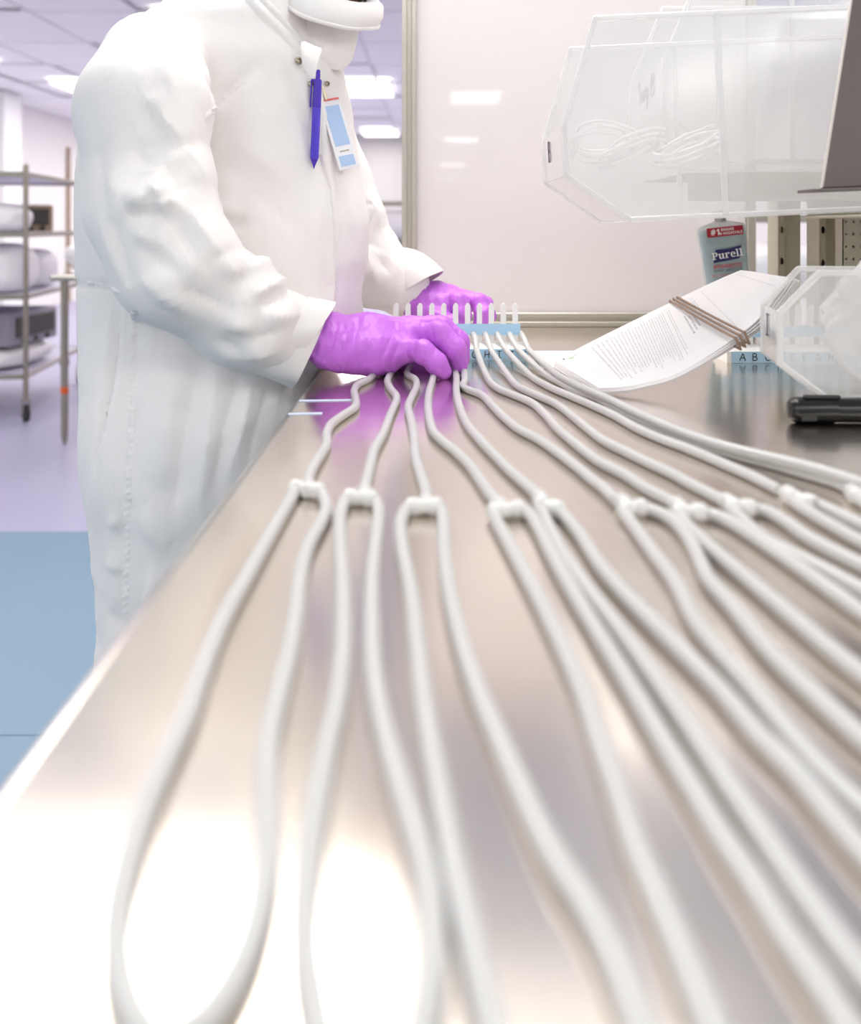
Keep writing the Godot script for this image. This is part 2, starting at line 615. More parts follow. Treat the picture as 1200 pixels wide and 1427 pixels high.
# ------------------------------------------------------------------ partition
func extrusion(parent: Node3D, called: String, c: Vector3, s: Vector3, along: int) -> void:
	# slotted aluminium profile: body plus grooves recessed on the faces
	var mb := MB.new()
	var w := s
	var e := 0.011
	# four corner bars and a core make real slots
	var ax: Array = [0, 1, 2]
	ax.remove_at(along)
	var core := s
	core[ax[0]] = s[ax[0]] - 0.012
	core[ax[1]] = s[ax[1]] - 0.012
	mb.box(c, core, 0.0)
	for i in [-1, 1]:
		for j in [-1, 1]:
			var cc := c
			cc[ax[0]] += i * (s[ax[0]] / 2 - e / 2)
			cc[ax[1]] += j * (s[ax[1]] / 2 - e / 2)
			var ss := w
			ss[ax[0]] = e
			ss[ax[1]] = e
			mb.box(cc, ss, 0.0015)
	wpart(parent, called, mb, M.aluminium)

func make_partition() -> void:
	var d := 2.15
	var t := struct("window_1", "glossy milky partition pane in a slotted aluminium frame")
	var px0 := (570.5 - HX) * d / F
	var px1 := (1045.0 - HX) * d / F
	var top := TT + 0.80
	extrusion(t, "frame_post", Vector3(px0, (TT + top) / 2, -d), Vector3(0.031, top - TT, 0.031), 1)
	extrusion(t, "frame_post", Vector3(px1, (TT + top) / 2, -d), Vector3(0.018, top - TT, 0.031), 1)
	extrusion(t, "frame_rail", Vector3((px0 + px1) / 2, TT + 0.0155, -d), Vector3(px1 - px0 - 0.024, 0.03, 0.031), 0)
	extrusion(t, "frame_rail", Vector3((px0 + px1) / 2, top + 0.0155, -d), Vector3(px1 - px0 + 0.031, 0.031, 0.031), 0)
	boxpart(t, "pane", Vector3((px0 + px1) / 2, (TT + 0.03 + top) / 2, -d), Vector3(px1 - px0 - 0.02, top - TT - 0.03, 0.006), 0, M.pane_acrylic)

# ------------------------------------------------------------------ tubing
const TR := 0.0047

# stems: pixel polylines from the holder to the tee, then the two branches
const SETS := [
	{"stem": [[516, 527], [499, 536], [493.5, 545], [496, 556], [495, 567], [478, 579], [462, 591], [455.5, 604], [455.5, 618], [449, 631], [438, 648], [431, 664], [428, 680]],
	 "tee": [[409, 680], [428, 685], [447, 685]],
	 "a": [[409, 688], [398, 708], [378, 743], [345, 802], [314, 858], [288, 919], [262, 995], [233, 1057], [204, 1123], [182, 1189], [169, 1240], [162, 1290], [166, 1352], [184, 1413], [215, 1460]],
	 "b": [[451, 693], [455, 708], [447, 730], [430, 761], [419, 802], [413, 853], [405, 904], [390, 965], [376, 1026], [372, 1087], [373, 1148], [372, 1204], [364, 1260], [346, 1321], [318, 1378], [275, 1430], [215, 1460]]},
	{"stem": [[545, 520], [540, 531], [544, 541], [552, 551], [552, 560], [544, 578], [535, 602], [522, 626], [516, 649], [511, 669], [507, 686]],
	 "tee": [[484, 693], [507, 691], [521, 695]],
	 "a": [[480, 700], [474, 718], [474, 756], [477, 802], [479, 863], [477, 924], [469, 985], [455, 1046], [444, 1107], [434, 1168], [427, 1230], [424, 1286], [428, 1342], [439, 1403], [452, 1470]],
	 "b": [[525, 700], [528, 714], [525, 746], [519, 802], [518, 863], [520, 924], [528, 985], [543, 1046], [561, 1107], [580, 1168], [594, 1220], [602, 1286], [602, 1352], [590, 1423], [575, 1470]]},
	{"stem": [[567, 519], [579, 529], [580, 540], [574, 553], [569, 567], [573, 587], [577, 609], [579, 635], [586, 660], [593, 682], [594, 700]],
	 "tee": [[570, 706], [594, 707], [612, 706]],
	 "a": [[564, 713], [558, 730], [561, 766], [573, 827], [581, 893], [589, 965], [602, 1046], [617, 1128], [632, 1209], [650, 1286], [667, 1362], [692, 1460]],
	 "b": [[616, 712], [618, 728], [620, 776], [628, 832], [646, 904], [671, 975], [702, 1046], [738, 1128], [774, 1199], [814, 1260], [850, 1327], [880, 1403], [903, 1465]]},
	{"stem": [[604, 524], [598, 547], [597, 572], [603, 600], [616, 614], [637, 631], [656, 650], [672, 673], [689, 696], [698, 706]],
	 "tee": [[685, 713], [702, 710], [726, 709]],
	 "a": [[688, 718], [696, 734], [722, 781], [758, 848], [788, 909], [814, 970], [834, 1031], [860, 1102], [885, 1179], [916, 1250], [946, 1321], [977, 1398], [1004, 1465]],
	 "b": [[733, 712], [746, 728], [773, 781], [809, 843], [850, 909], [890, 975], [926, 1036], [967, 1102], [1008, 1169], [1053, 1235], [1094, 1301], [1140, 1367], [1176, 1423], [1205, 1465]]},
	{"stem": [[636, 526], [636, 545], [641, 568], [651, 591], [670, 614], [691, 636], [714, 659], [736, 678], [752, 693]],
	 "tee": [[752, 702], [760, 700], [780, 711]],
	 "a": [[753, 708], [762, 728], [784, 771], [816, 817], [856, 868], [901, 929], [941, 985], [982, 1046], [1023, 1107], [1069, 1174], [1114, 1240], [1165, 1311], [1208, 1367], [1260, 1430]],
	 "b": [[786, 718], [809, 746], [839, 792], [885, 843], [941, 899], [1002, 960], [1058, 1026], [1114, 1082], [1160, 1138], [1204, 1189], [1270, 1262]]},
	{"stem": [[648, 530], [645, 537], [652, 543], [672, 551], [685, 564], [702, 581], [723, 598], [750, 612], [775, 629], [803, 650], [822, 666], [843, 682], [858, 698]],
	 "tee": [[867, 711], [876, 706], [896, 707]],
	 "a": [[871, 717], [884, 734], [911, 771], [941, 812], [967, 863], [998, 904], [1043, 955], [1094, 1016], [1145, 1072], [1204, 1128], [1290, 1206]],
	 "b": [[905, 710], [926, 718], [945, 732], [962, 755], [977, 785], [987, 808], [1023, 848], [1064, 899], [1120, 955], [1204, 1031], [1290, 1104]]},
	{"stem": [[679, 526], [693, 541], [717, 551], [742, 562], [759, 577], [776, 596], [799, 616], [819, 632], [839, 646], [869, 661], [899, 680], [929, 695], [941, 703]],
	 "tee": [[942, 713], [953, 710], [980, 714]],
	 "a": [[949, 722], [963, 738], [1000, 772], [1030, 797], [1084, 843], [1150, 899], [1204, 941], [1290, 1004]],
	 "b": [[990, 717], [1006, 722], [1032, 736], [1076, 765], [1125, 799], [1204, 855], [1290, 910]]},
	{"stem": [[710, 526], [723, 539], [748, 551], [775, 563], [798, 580], [820, 598], [843, 615], [877, 632], [908, 647], [938, 661], [960, 673], [987, 687], [1012, 700]],
	 "tee": [[1016, 707], [1027, 705], [1048, 708]],
	 "a": [[1024, 715], [1037, 727], [1063, 750], [1100, 770], [1150, 795], [1204, 824], [1290, 868]],
	 "b": [[1058, 710], [1072, 714], [1096, 728], [1126, 749], [1163, 769], [1204, 789], [1290, 830]]},
	{"stem": [[740, 524], [765, 539], [790, 550], [821, 563], [856, 579], [886, 596], [917, 610], [960, 626], [1005, 645], [1050, 665], [1086, 683]],
	 "tee": [[1100, 692], [1112, 694], [1132, 702]],
	 "a": [[1110, 702], [1125, 712], [1150, 727], [1204, 757], [1290, 800]],
	 "b": [[1142, 704], [1170, 717], [1204, 733], [1290, 772]]},
	{"stem": [[759, 521], [782, 534], [803, 545], [830, 554], [860, 570], [895, 588], [930, 602], [975, 620], [1025, 634], [1075, 647], [1125, 661], [1165, 673], [1184, 682]],
	 "tee": [[1190, 690], [1200, 692], [1218, 698]],
	 "a": [[1202, 700], [1230, 714], [1290, 742]],
	 "b": [[1228, 702], [1250, 710], [1310, 734]]},
	{"stem": [[775, 521], [796, 533], [817, 543], [848, 556], [880, 572], [915, 588], [955, 604], [1000, 619], [1050, 632], [1100, 644], [1150, 657], [1205, 675]],
	 "tee": [[1222, 684], [1234, 686], [1250, 690]],
	 "a": [[1232, 692], [1262, 704], [1320, 726]],
	 "b": [[1260, 694], [1290, 704], [1330, 718]]},
]
const ORD := ["leftmost", "second", "third", "fourth", "fifth", "sixth", "seventh", "eighth", "ninth", "tenth", "eleventh"]

func on_table(list: Array, h := TR) -> Array:
	var out := []
	for q in list:
		out.append(T(q[0], q[1], h))
	return out

func prong_x(i: int) -> float:
	return (552.0 + 16.6 * i - HX) * 1.67 / F

func make_tubing() -> void:
	for i in SETS.size():
		var s: Dictionary = SETS[i]
		var stem := on_table(s.stem, TR if i < 10 else TR * 2.6)
		var where := "%s white tubing set from the left, splitting into two at its tee" % ORD[i]
		if i == 0:
			where = "leftmost white tubing set, its two near ends joined in a loop"
		elif i == 10:
			where = "rightmost white tubing set, running off the right of the picture"
		var o := thing("tubing_set", where, "tubing", stem[stem.size() - 1] * Vector3(1, 0, 1) + Vector3(0, TT, 0), "white tubing sets across the table")
		var inv := o.global_transform.affine_inverse()
		# lead the stem up over the ledge into its slot
		var gx := prong_x(i) + 0.0098
		var first: Vector3 = stem[0]
		var lead := [Vector3(gx, TT + 0.034, -1.70), Vector3(gx, TT + 0.036, -1.665), Vector3(gx + 0.002, TT + 0.030, -1.63), Vector3(lerpf(gx, first.x, 0.35), TT + 0.016, -1.60)]
		if first.z < -1.50:
			lead[3] = Vector3(lerpf(gx, first.x, 0.5), TT + 0.017, -1.592)
		var mb := MB.new()
		var path := smooth_path(lead + stem, 0.008)
		mb.tube(path, PackedFloat32Array([TR]), 10)
		part(o, "stem_tube", mb.mesh(), M.tubing, inv)
		# tee connector: a barrel with collars
		var tc := on_table(s.tee, TR + 0.0015)
		var dir: Vector3 = (tc[2] - tc[0]).normalized()
		mb = MB.new()
		var a0: Vector3 = tc[0]
		var a1: Vector3 = tc[2]
		var path2 := PackedVector3Array([a0 - dir * 0.002, a0, a0 + dir * 0.007, a0 + dir * 0.0072, a1 - dir * 0.0072, a1 - dir * 0.007, a1, a1 + dir * 0.002])
		mb.tube(path2, PackedFloat32Array([TR + 0.0006, TR + 0.0022, TR + 0.0022, TR + 0.0008, TR + 0.0008, TR + 0.0022, TR + 0.0022, TR + 0.0006]), 12)
		var m0: Vector3 = tc[1]
		var st: Vector3 = stem[stem.size() - 2]
		var sd := (st - m0).normalized()
		mb.tube(PackedVector3Array([m0, m0 + sd * 0.012, m0 + sd * 0.0122, m0 + sd * 0.017, m0 + sd * 0.018]), PackedFloat32Array([TR + 0.0006, TR + 0.0006, TR + 0.0018, TR + 0.0018, TR + 0.0004]), 12)
		part(o, "tee_connector", mb.mesh(), M.connector, inv)
		for br in ["a", "b"]:
			var pts := on_table(s[br])
			if i > 0:
				# run on past the edge of the picture, still lying on the table
				var e0: Vector3 = pts[pts.size() - 2]
				var e1: Vector3 = pts[pts.size() - 1]
				var go := ((e1 - e0) * Vector3(1, 0, 1)).normalized()
				var bend := Vector3(-0.25, 0, 0.97) if i > 3 else go
				for k in 4:
					go = go.lerp(bend, 0.3).normalized()
					e1 += go * (0.09 if i > 3 else 0.04)
					pts.append(e1)
			var start: Vector3 = tc[0] if br == "a" else tc[2]
			mb = MB.new()
			mb.tube(smooth_path([start] + pts, 0.006), PackedFloat32Array([TR]), 12)
			part(o, "branch_tube", mb.mesh(), M.tubing, inv)

# ------------------------------------------------------------------ handwriting as pen strokes
const GLYPH := {
	"A": [[[0, 0], [0.42, 1], [0.5, 1], [0.85, 0]], [[0.15, 0.38], [0.72, 0.4]]],
	"B": [[[0.1, 0], [0.12, 1], [0.5, 0.98], [0.62, 0.78], [0.45, 0.56], [0.15, 0.52]], [[0.45, 0.55], [0.72, 0.3], [0.55, 0.05], [0.1, 0]]],
	"C": [[[0.75, 0.85], [0.5, 1], [0.2, 0.8], [0.08, 0.45], [0.2, 0.12], [0.48, 0], [0.78, 0.15]]],
	"D": [[[0.1, 0], [0.12, 1], [0.5, 0.92], [0.75, 0.5], [0.5, 0.08], [0.1, 0]]],
	"E": [[[0.7, 1], [0.1, 1], [0.1, 0], [0.7, 0]], [[0.1, 0.5], [0.6, 0.52]]],
	"F": [[[0.7, 1], [0.12, 0.98], [0.1, 0]], [[0.1, 0.52], [0.55, 0.54]]],
	"G": [[[0.72, 0.85], [0.48, 1], [0.18, 0.8], [0.08, 0.4], [0.25, 0.05], [0.6, 0.05], [0.75, 0.4], [0.45, 0.4]]],
	"H": [[[0.1, 0], [0.16, 1]], [[0.68, 0], [0.74, 1]], [[0.13, 0.5], [0.7, 0.5]]],
	"I": [[[0.15, 1], [0.7, 0.98]], [[0.42, 1], [0.42, 0]], [[0.15, 0], [0.7, 0.02]]],
	"J": [[[0.2, 1], [0.75, 0.97]], [[0.5, 0.98], [0.5, 0.2], [0.35, 0], [0.15, 0.18]]],
	"K": [[[0.12, 0], [0.14, 1]], [[0.7, 0.95], [0.15, 0.48], [0.72, 0]]],
	"S": [[[0.62, 0.9], [0.4, 1], [0.18, 0.82], [0.25, 0.58], [0.55, 0.42], [0.62, 0.2], [0.4, 0], [0.12, 0.08]]],
	"u": [[[0.1, 0.55], [0.12, 0.15], [0.3, 0.02], [0.5, 0.15], [0.52, 0.55]], [[0.52, 0.3], [0.58, 0.0]]],
	"g": [[[0.5, 0.5], [0.25, 0.55], [0.1, 0.3], [0.25, 0.05], [0.48, 0.2], [0.52, 0.5], [0.5, -0.2], [0.3, -0.4], [0.05, -0.3]]],
}

func write(parent: Node3D, text: String, xf: Transform3D, size: float, thick: float, m: Material, gap := 0.35, called := "lettering") -> void:
	var mb := MB.new()
	var x := 0.0
	for ch in text:
		if ch == " ":
			x += 0.5
			continue
		for st in GLYPH[ch]:
			var pts := []
			for q in st:
				pts.append(xf * Vector3((q[0] + x) * size, q[1] * size, 0.0))
			var path := smooth_path(pts, size * 0.12) if pts.size() > 2 and not ch in ["A", "E", "F", "H", "K", "I"] else PackedVector3Array(pts)
			mb.tube(path, PackedFloat32Array([thick]), 5)
		x += 0.75 + gap
	part(parent, called, mb.mesh(), m)

func print_text(parent: Node3D, text: String, xf: Transform3D, height: float, m: Material, font_name := "Droid Sans", weight := 400, italic := false) -> void:
	var tm := TextMesh.new()
	var f := SystemFont.new()
	f.font_names = PackedStringArray([font_name])
	f.font_weight = weight
	f.font_italic = italic
	tm.font = f
	tm.text = text
	tm.font_size = 64
	tm.pixel_size = height / 46.0
	tm.depth = 0.0003
	tm.curve_step = 2.0
	part(parent, "lettering", tm, m, xf)

# ------------------------------------------------------------------ tube holders
func make_holder(at_x: float, d_front: float, label: String, hand_side: bool) -> Node3D:
	# origin: middle of first slot on the table, at the front face of the ledge
	var o := thing("tube_holder", label, "tube rack", Vector3(at_x, TT, -d_front), "comb racks")
	var n := 11
	var pitch := 16.6 * 1.67 / F
	var x0 := -0.012
	var x1 := pitch * (n - 1) + 0.012
	var mid := (x0 + x1) / 2
	# foot with a sloped front ledge
	var mb := MB.new()
	var poly := PackedVector2Array([Vector2(0, 0), Vector2(0.11, 0), Vector2(0.11, 0.006), Vector2(0.066, 0.010), Vector2(0.066, 0.022), Vector2(0.008, 0.020), Vector2(0.0, 0.018)])
	mb.prism(poly, x1 - x0 + 0.01, Transform3D(Basis(Vector3(0, 0, -1), Vector3(0, 1, 0), Vector3(1, 0, 0)), Vector3(mid + 0.002, 0, 0)))
	part(o, "foot", mb.mesh(), M.rack_acrylic)
	# prongs with bevelled tips
	var pr := MB.new()
	var w := 0.0088
	pr.prism(PackedVector2Array([Vector2(-w / 2, 0.02), Vector2(w / 2, 0.02), Vector2(w / 2, 0.0835), Vector2(w * 0.22, 0.0865), Vector2(-w * 0.15, 0.0865), Vector2(-w / 2, 0.0815)]), 0.007)
	var pm := pr.mesh()
	for i in n:
		part(o, "prong", pm, M.rack_acrylic, Transform3D(Basis(), Vector3(pitch * i, 0, -0.06)))
	boxpart(o, "tape", Vector3(mid, 0.0435, -0.0558), Vector3(x1 - x0 - 0.008, 0.0185, 0.0006), 0, M.blue_tape)
	boxpart(o, "label_strip", Vector3(mid + 0.004, 0.0092, 0.0005), Vector3(x1 - x0, 0.0175, 0.0008), 0, M.blue_tape)
	var names := "ABCDEFGHIJK"
	for i in n:
		write(o, names[i], Transform3D(Basis(), Vector3(pitch * i + 0.0045, 0.004, 0.0012)), 0.0108, 0.0007, M.ink_black)
	return o

# ------------------------------------------------------------------ clear hopper bins
func make_bin(called: String, label: String, at: Vector3, basis: Basis, len: float, wid: float, h: float, plate: float, text: String, upper := true) -> Node3D:
	# origin: near lower corner of the chamfer on the camera side; +x runs back along the bin, -z away from the camera
	var o := thing(called, label, "bin", at, "clear stacking bins", basis)
	var ch := plate * 0.95     # chamfer height
	var cl := plate * 1.25     # chamfer length
	var th := 0.0025
	# side outline (x, y)
	var side := PackedVector2Array([Vector2(-cl, ch), Vector2(0, 0), Vector2(len, 0), Vector2(len, h), Vector2(-cl * 0.42, h), Vector2(-cl, ch + plate)])
	for z in [0.0, -wid]:
		var mb := MB.new()
		mb.prism(side, th, Transform3D(Basis(), Vector3(0, 0, z)))
		part(o, "side_panel", mb.mesh(), M.bin_plastic)
		# thick rims round the outline
		var rim := MB.new()
		for i in side.size():
			var a := side[i]
			var b := side[(i + 1) % side.size()]
			var v := b - a
			var bb := Basis(Vector3(0, 0, 1), atan2(v.y, v.x))
			var mm := (a + b) / 2
			rim.box(Vector3(mm.x, mm.y, z), Vector3(v.length() + 0.004, 0.0075, 0.007), 0.0015, bb)
		part(o, "rim", rim.mesh(), M.bin_rim)
	# vertical stiffening rib on each side
	for z in [0.003, -wid - 0.003]:
		boxpart(o, "rib", Vector3(len * 0.28, h * 0.5, z), Vector3(0.008, h, 0.004), 0.001, M.bin_rim)
	var mz := -wid / 2
	boxpart(o, "bottom", Vector3(len / 2, 0, mz), Vector3(len, th, wid), 0, M.bin_plastic)
	boxpart(o, "back_panel", Vector3(len, h / 2, mz), Vector3(th, h, wid), 0, M.bin_plastic)
	var cb := Basis(Vector3(0, 0, 1), atan2(-ch, cl))
	boxpart(o, "front_slope", Vector3(-cl / 2, ch / 2, mz), Vector3(Vector2(cl, ch).length(), th, wid), 0, M.bin_plastic, cb)
	boxpart(o, "label_plate", Vector3(-cl, ch + plate / 2, mz), Vector3(th, plate, wid), 0, M.bin_plastic)
	if text:
		var tb := Basis(Vector3(0, 0, 1), Vector3(0, 1, 0), Vector3(-1, 0, 0))
		write(o, text, Transform3D(tb, Vector3(-cl - 0.0022, ch + plate * 0.42, -wid * 0.72)), plate * 0.44, 0.0007, M.ink_grey, 0.05)
	return o

# ------------------------------------------------------------------ papers
func print_image(seed_: int, logo: bool) -> ImageTexture:
	# a page: x across the line of text, y down the page; faint grey type as runs of small strokes
	var w := 680
	var h := 880
	var im := Image.create(w, h, false, Image.FORMAT_RGB8)
	im.fill(Color(0.895, 0.885, 0.89))
	var rng := RandomNumberGenerator.new()
	rng.seed = seed_
	var ink := Color(0.62, 0.61, 0.63)
	if logo:
		for k in 26:
			im.fill_rect(Rect2i(60 + k, 46 + k / 2, 5, 5), Color(0.50, 0.72, 0.42))
			im.fill_rect(Rect2i(60 + k, 74 - k, 4, 5), Color(0.55, 0.75, 0.50))
		for k in 5:
			im.fill_rect(Rect2i(22 + k * 6, 30, 4, 7), Color(0.2, 0.2, 0.22))
	var blocks := [[110, 26, 60, 630, 0.9], [520, 3, 60, 300, 0.6]] if logo else [[60, 14, 60, 600, 0.9], [420, 20, 60, 560, 0.8]]
	for b in blocks:
		for line in b[1]:
			var y: int = b[0] + line * 11
			if rng.randf() < 0.12: continue
			var x: int = b[2] + (rng.randi() % 30 if rng.randf() < 0.4 else 0)
			var stop: int = int(lerpf(b[2], b[3], rng.randf_range(0.75, 1.0)))
			while x < stop:
				var wl := rng.randi_range(6, 30)
				var xx := x
				while xx < mini(x + wl, stop):
					im.fill_rect(Rect2i(xx, y + rng.randi() % 2, 2, rng.randi_range(2, 5)), ink.lightened(rng.randf() * 0.35))
					xx += 3
				x += wl + 5
	if logo:
		# bigger heading set a little further down, and a ruled line
		for k in 3:
			var x := 210 + k * 22
			while x < 420 - k * 18:
				im.fill_rect(Rect2i(x, 440 + k * 20, 6, 9), Color(0.58, 0.57, 0.60))
				x += rng.randi_range(8, 16)
		im.fill_rect(Rect2i(50, 600, 590, 2), Color(0.72, 0.71, 0.73))
		im.fill_rect(Rect2i(40, 830, 600, 2), Color(0.75, 0.74, 0.76))
	return ImageTexture.create_from_image(im)

func paper_mat(called: String, tex: Texture2D) -> StandardMaterial3D:
	var m := mat(called, Color(1, 1, 1), 0.8, 0.0, 0.3)
	m.albedo_texture = tex
	m.texture_filter = BaseMaterial3D.TEXTURE_FILTER_LINEAR
	return m

func sheet_mb(curve: Array, d0: float, d1: float, lift: float, thick: float, shift := Vector3.ZERO, skew := 0.0) -> MB:
	# curve: (x, height) along the page, swept in depth from d0 (near) to d1 (far)
	var mb := MB.new()
	var pts := []
	var ptf := []
	for i in curve.size():
		pts.append(Vector3(curve[i][0], curve[i][1], 0))
		ptf.append(Vector3(PAGE_FAR[i][0] + curve[i][0] - PAGE[i][0], PAGE_FAR[i][1], 0))
	var path := PackedVector3Array()
	var pathf := PackedVector3Array()
	for i in 31:
		path.append(along(pts, i / 30.0))
		pathf.append(along(ptf, i / 30.0))
	var len := 0.0
	var acc := [0.0]
	for i in path.size() - 1:
		len += path[i].distance_to(path[i + 1])
		acc.append(len)
	var nd := 12
	var top := []
	var bot := []
	for i in path.size():
		var t := (path[mini(i + 1, path.size() - 1)] - path[maxi(i - 1, 0)]).normalized()
		var nn := Vector3(-t.y, t.x, 0)
		var u: float = acc[i] / len
		var a := PackedVector3Array()
		var b := PackedVector3Array()
		for j in nd + 1:
			var f := float(j) / nd
			var wave := 0.0012 * sin(f * 5.0 + u * 4.0)
			var c := path[i].lerp(pathf[i], f) + nn * (lift + wave * u) + Vector3(skew * f, TT, -lerpf(d0, d1, f)) + shift
			a.append(c + nn * thick)
			b.append(c)
		top.append(a)
		bot.append(b)
	# top face with page coordinates: across the text = depth, down the page = along the curve
	for i in path.size() - 1:
		for j in nd:
			var u0: float = acc[i] / len
			var u1: float = acc[i + 1] / len
			var f0 := float(j) / nd
			var f1 := float(j + 1) / nd
			# text lines start at the far edge and run towards the near one
			var uv00 := Vector2(1.0 - f0, u0)
			var uv01 := Vector2(1.0 - f1, u0)
			var uv10 := Vector2(1.0 - f0, u1)
			var uv11 := Vector2(1.0 - f1, u1)
			mb.tri(top[i][j], top[i + 1][j], top[i + 1][j + 1], uv00, uv10, uv11)
			mb.tri(top[i][j], top[i + 1][j + 1], top[i][j + 1], uv00, uv11, uv01)
			var z := Vector2(0.01, 0.01)
			mb.tri(bot[i][j], bot[i + 1][j + 1], bot[i + 1][j], z, z, z)
			mb.tri(bot[i][j], bot[i][j + 1], bot[i + 1][j + 1], z, z, z)
	var e := Vector2(0.01, 0.01)
	var last := path.size() - 1
	for i in last:
		for j in [0, nd]:
			var a: Vector3 = top[i][j]
			var b: Vector3 = top[i + 1][j]
			var c: Vector3 = bot[i + 1][j]
			var d: Vector3 = bot[i][j]
			if j == 0:
				mb.tri(d, c, b, e, e, e); mb.tri(d, b, a, e, e, e)
			else:
				mb.tri(d, b, c, e, e, e); mb.tri(d, a, b, e, e, e)
	for j in nd:
		mb.tri(bot[0][j], top[0][j], top[0][j + 1], e, e, e); mb.tri(bot[0][j], top[0][j + 1], bot[0][j + 1], e, e, e)
		mb.tri(bot[last][j], top[last][j + 1], top[last][j], e, e, e); mb.tri(bot[last][j], bot[last][j + 1], top[last][j + 1], e, e, e)
	return mb

const PAGE := [[0.214, 0.001], [0.240, 0.0018], [0.271, 0.0065], [0.325, 0.023], [0.407, 0.077], [0.440, 0.113], [0.463, 0.146]]
const PAGE_FAR := [[0.185, 0.006], [0.211, 0.021], [0.270, 0.051], [0.338, 0.084], [0.407, 0.117], [0.440, 0.133], [0.467, 0.145]]

func make_papers() -> void:
	var o := thing("document_stack", "thick stack of printed pages held by rubber bands, leaning on the clear bin", "papers", Vector3(0.3, TT, -1.37))
	var pm := paper_mat("printed_page", print_image(4, true))
	var plain: Material = M.paper_edge
	# lower leaves fan out a little at the near side
	for k in 5:
		var c := []
		for i in PAGE.size():
			c.append([PAGE[i][0] + 0.003 * (4 - k) * (0.6 if i > 3 else -0.3), PAGE[i][1]])
		var mb := sheet_mb(c, 1.274 + 0.0022 * absf(k - 2), 1.478 + 0.003 * k, 0.0017 * k, 0.0011)
		wpart(o, "page", mb, pm if k == 4 else plain)
	# three rubber bands round the stack
	for k in 3:
		var mb := MB.new()
		var pts := []
		var bx := 0.386 + 0.0055 * k
		for j in 13:
			var f := j / 12.0
			var x := bx - 0.028 * f
			var h := page_height(x, f) + 0.0112
			pts.append(Vector3(x - 0.003, TT + h, -lerpf(1.260, 1.490, f)))
		var under := []
		for j in 13:
			var f := 1.0 - j / 12.0
			var x := bx - 0.028 * f
			under.append(Vector3(x + 0.003, TT + page_height(x, f) - 0.003, -lerpf(1.260, 1.490, f)))
		var loop := PackedVector3Array(pts + under + [pts[0]])
		mb.tube(loop, PackedFloat32Array([0.0017]), 6)
		wpart(o, "rubber_band", mb, M.rubber_band)
	# loose leaves lying flat
	var p2 := paper_mat("printed_page_loose", print_image(9, false))
	var spots := [
		[[T(736, 490), T(757, 515), T(900, 515), T(880, 490)], "loose printed sheet flat on the table just behind the tubing, beside the comb rack"],
		[[T(757, 503.5), T(825, 546), T(868, 546), T(880, 503.5)], "loose printed sheet flat on the table, half under the leaning paper stack"],
	]
	for i in 2:
		var c: Array = spots[i][0]
		var l: Vector3 = (c[0] + c[1] + c[2] + c[3]) / 4
		var s := thing("loose_sheet", spots[i][1], "paper", Vector3(l.x, TT, l.z), "loose sheets on the table")
		var mb := MB.new()
		var up := Vector3(0, 0.0004 + 0.0005 * (1 - i), 0)
		var th := Vector3(0, 0.0004, 0)
		var q := []
		for v in c:
			q.append(v + up)
		mb.tri(q[1] + th, q[2] + th, q[3] + th, Vector2(0, 0), Vector2(0, 1), Vector2(1, 1))
		mb.tri(q[1] + th, q[3] + th, q[0] + th, Vector2(0, 0), Vector2(1, 1), Vector2(1, 0))
		for e in 4:
			mb.quad(q[e], q[(e + 1) % 4], q[(e + 1) % 4] + th, q[e] + th)
		mb.quad(q[0], q[3], q[2], q[1])
		wpart(s, "page", mb, p2)

func along(pts: Array, t: float) -> Vector3:
	var f := t * (pts.size() - 1)
	var i := mini(int(f), pts.size() - 2)
	var p: Vector3 = pts[i]
	return p.cubic_interpolate(pts[i + 1], pts[maxi(i - 1, 0)], pts[mini(i + 2, pts.size() - 1)], f - i)

func curve_height(c: Array, x: float) -> float:
	for i in c.size() - 1:
		if x <= c[i + 1][0]:
			var f: float = (x - c[i][0]) / (c[i + 1][0] - c[i][0])
			return lerpf(c[i][1], c[i + 1][1], f)
	return c[-1][1]

func page_height(x: float, f: float) -> float:
	return lerpf(curve_height(PAGE, x), curve_height(PAGE_FAR, x), f)

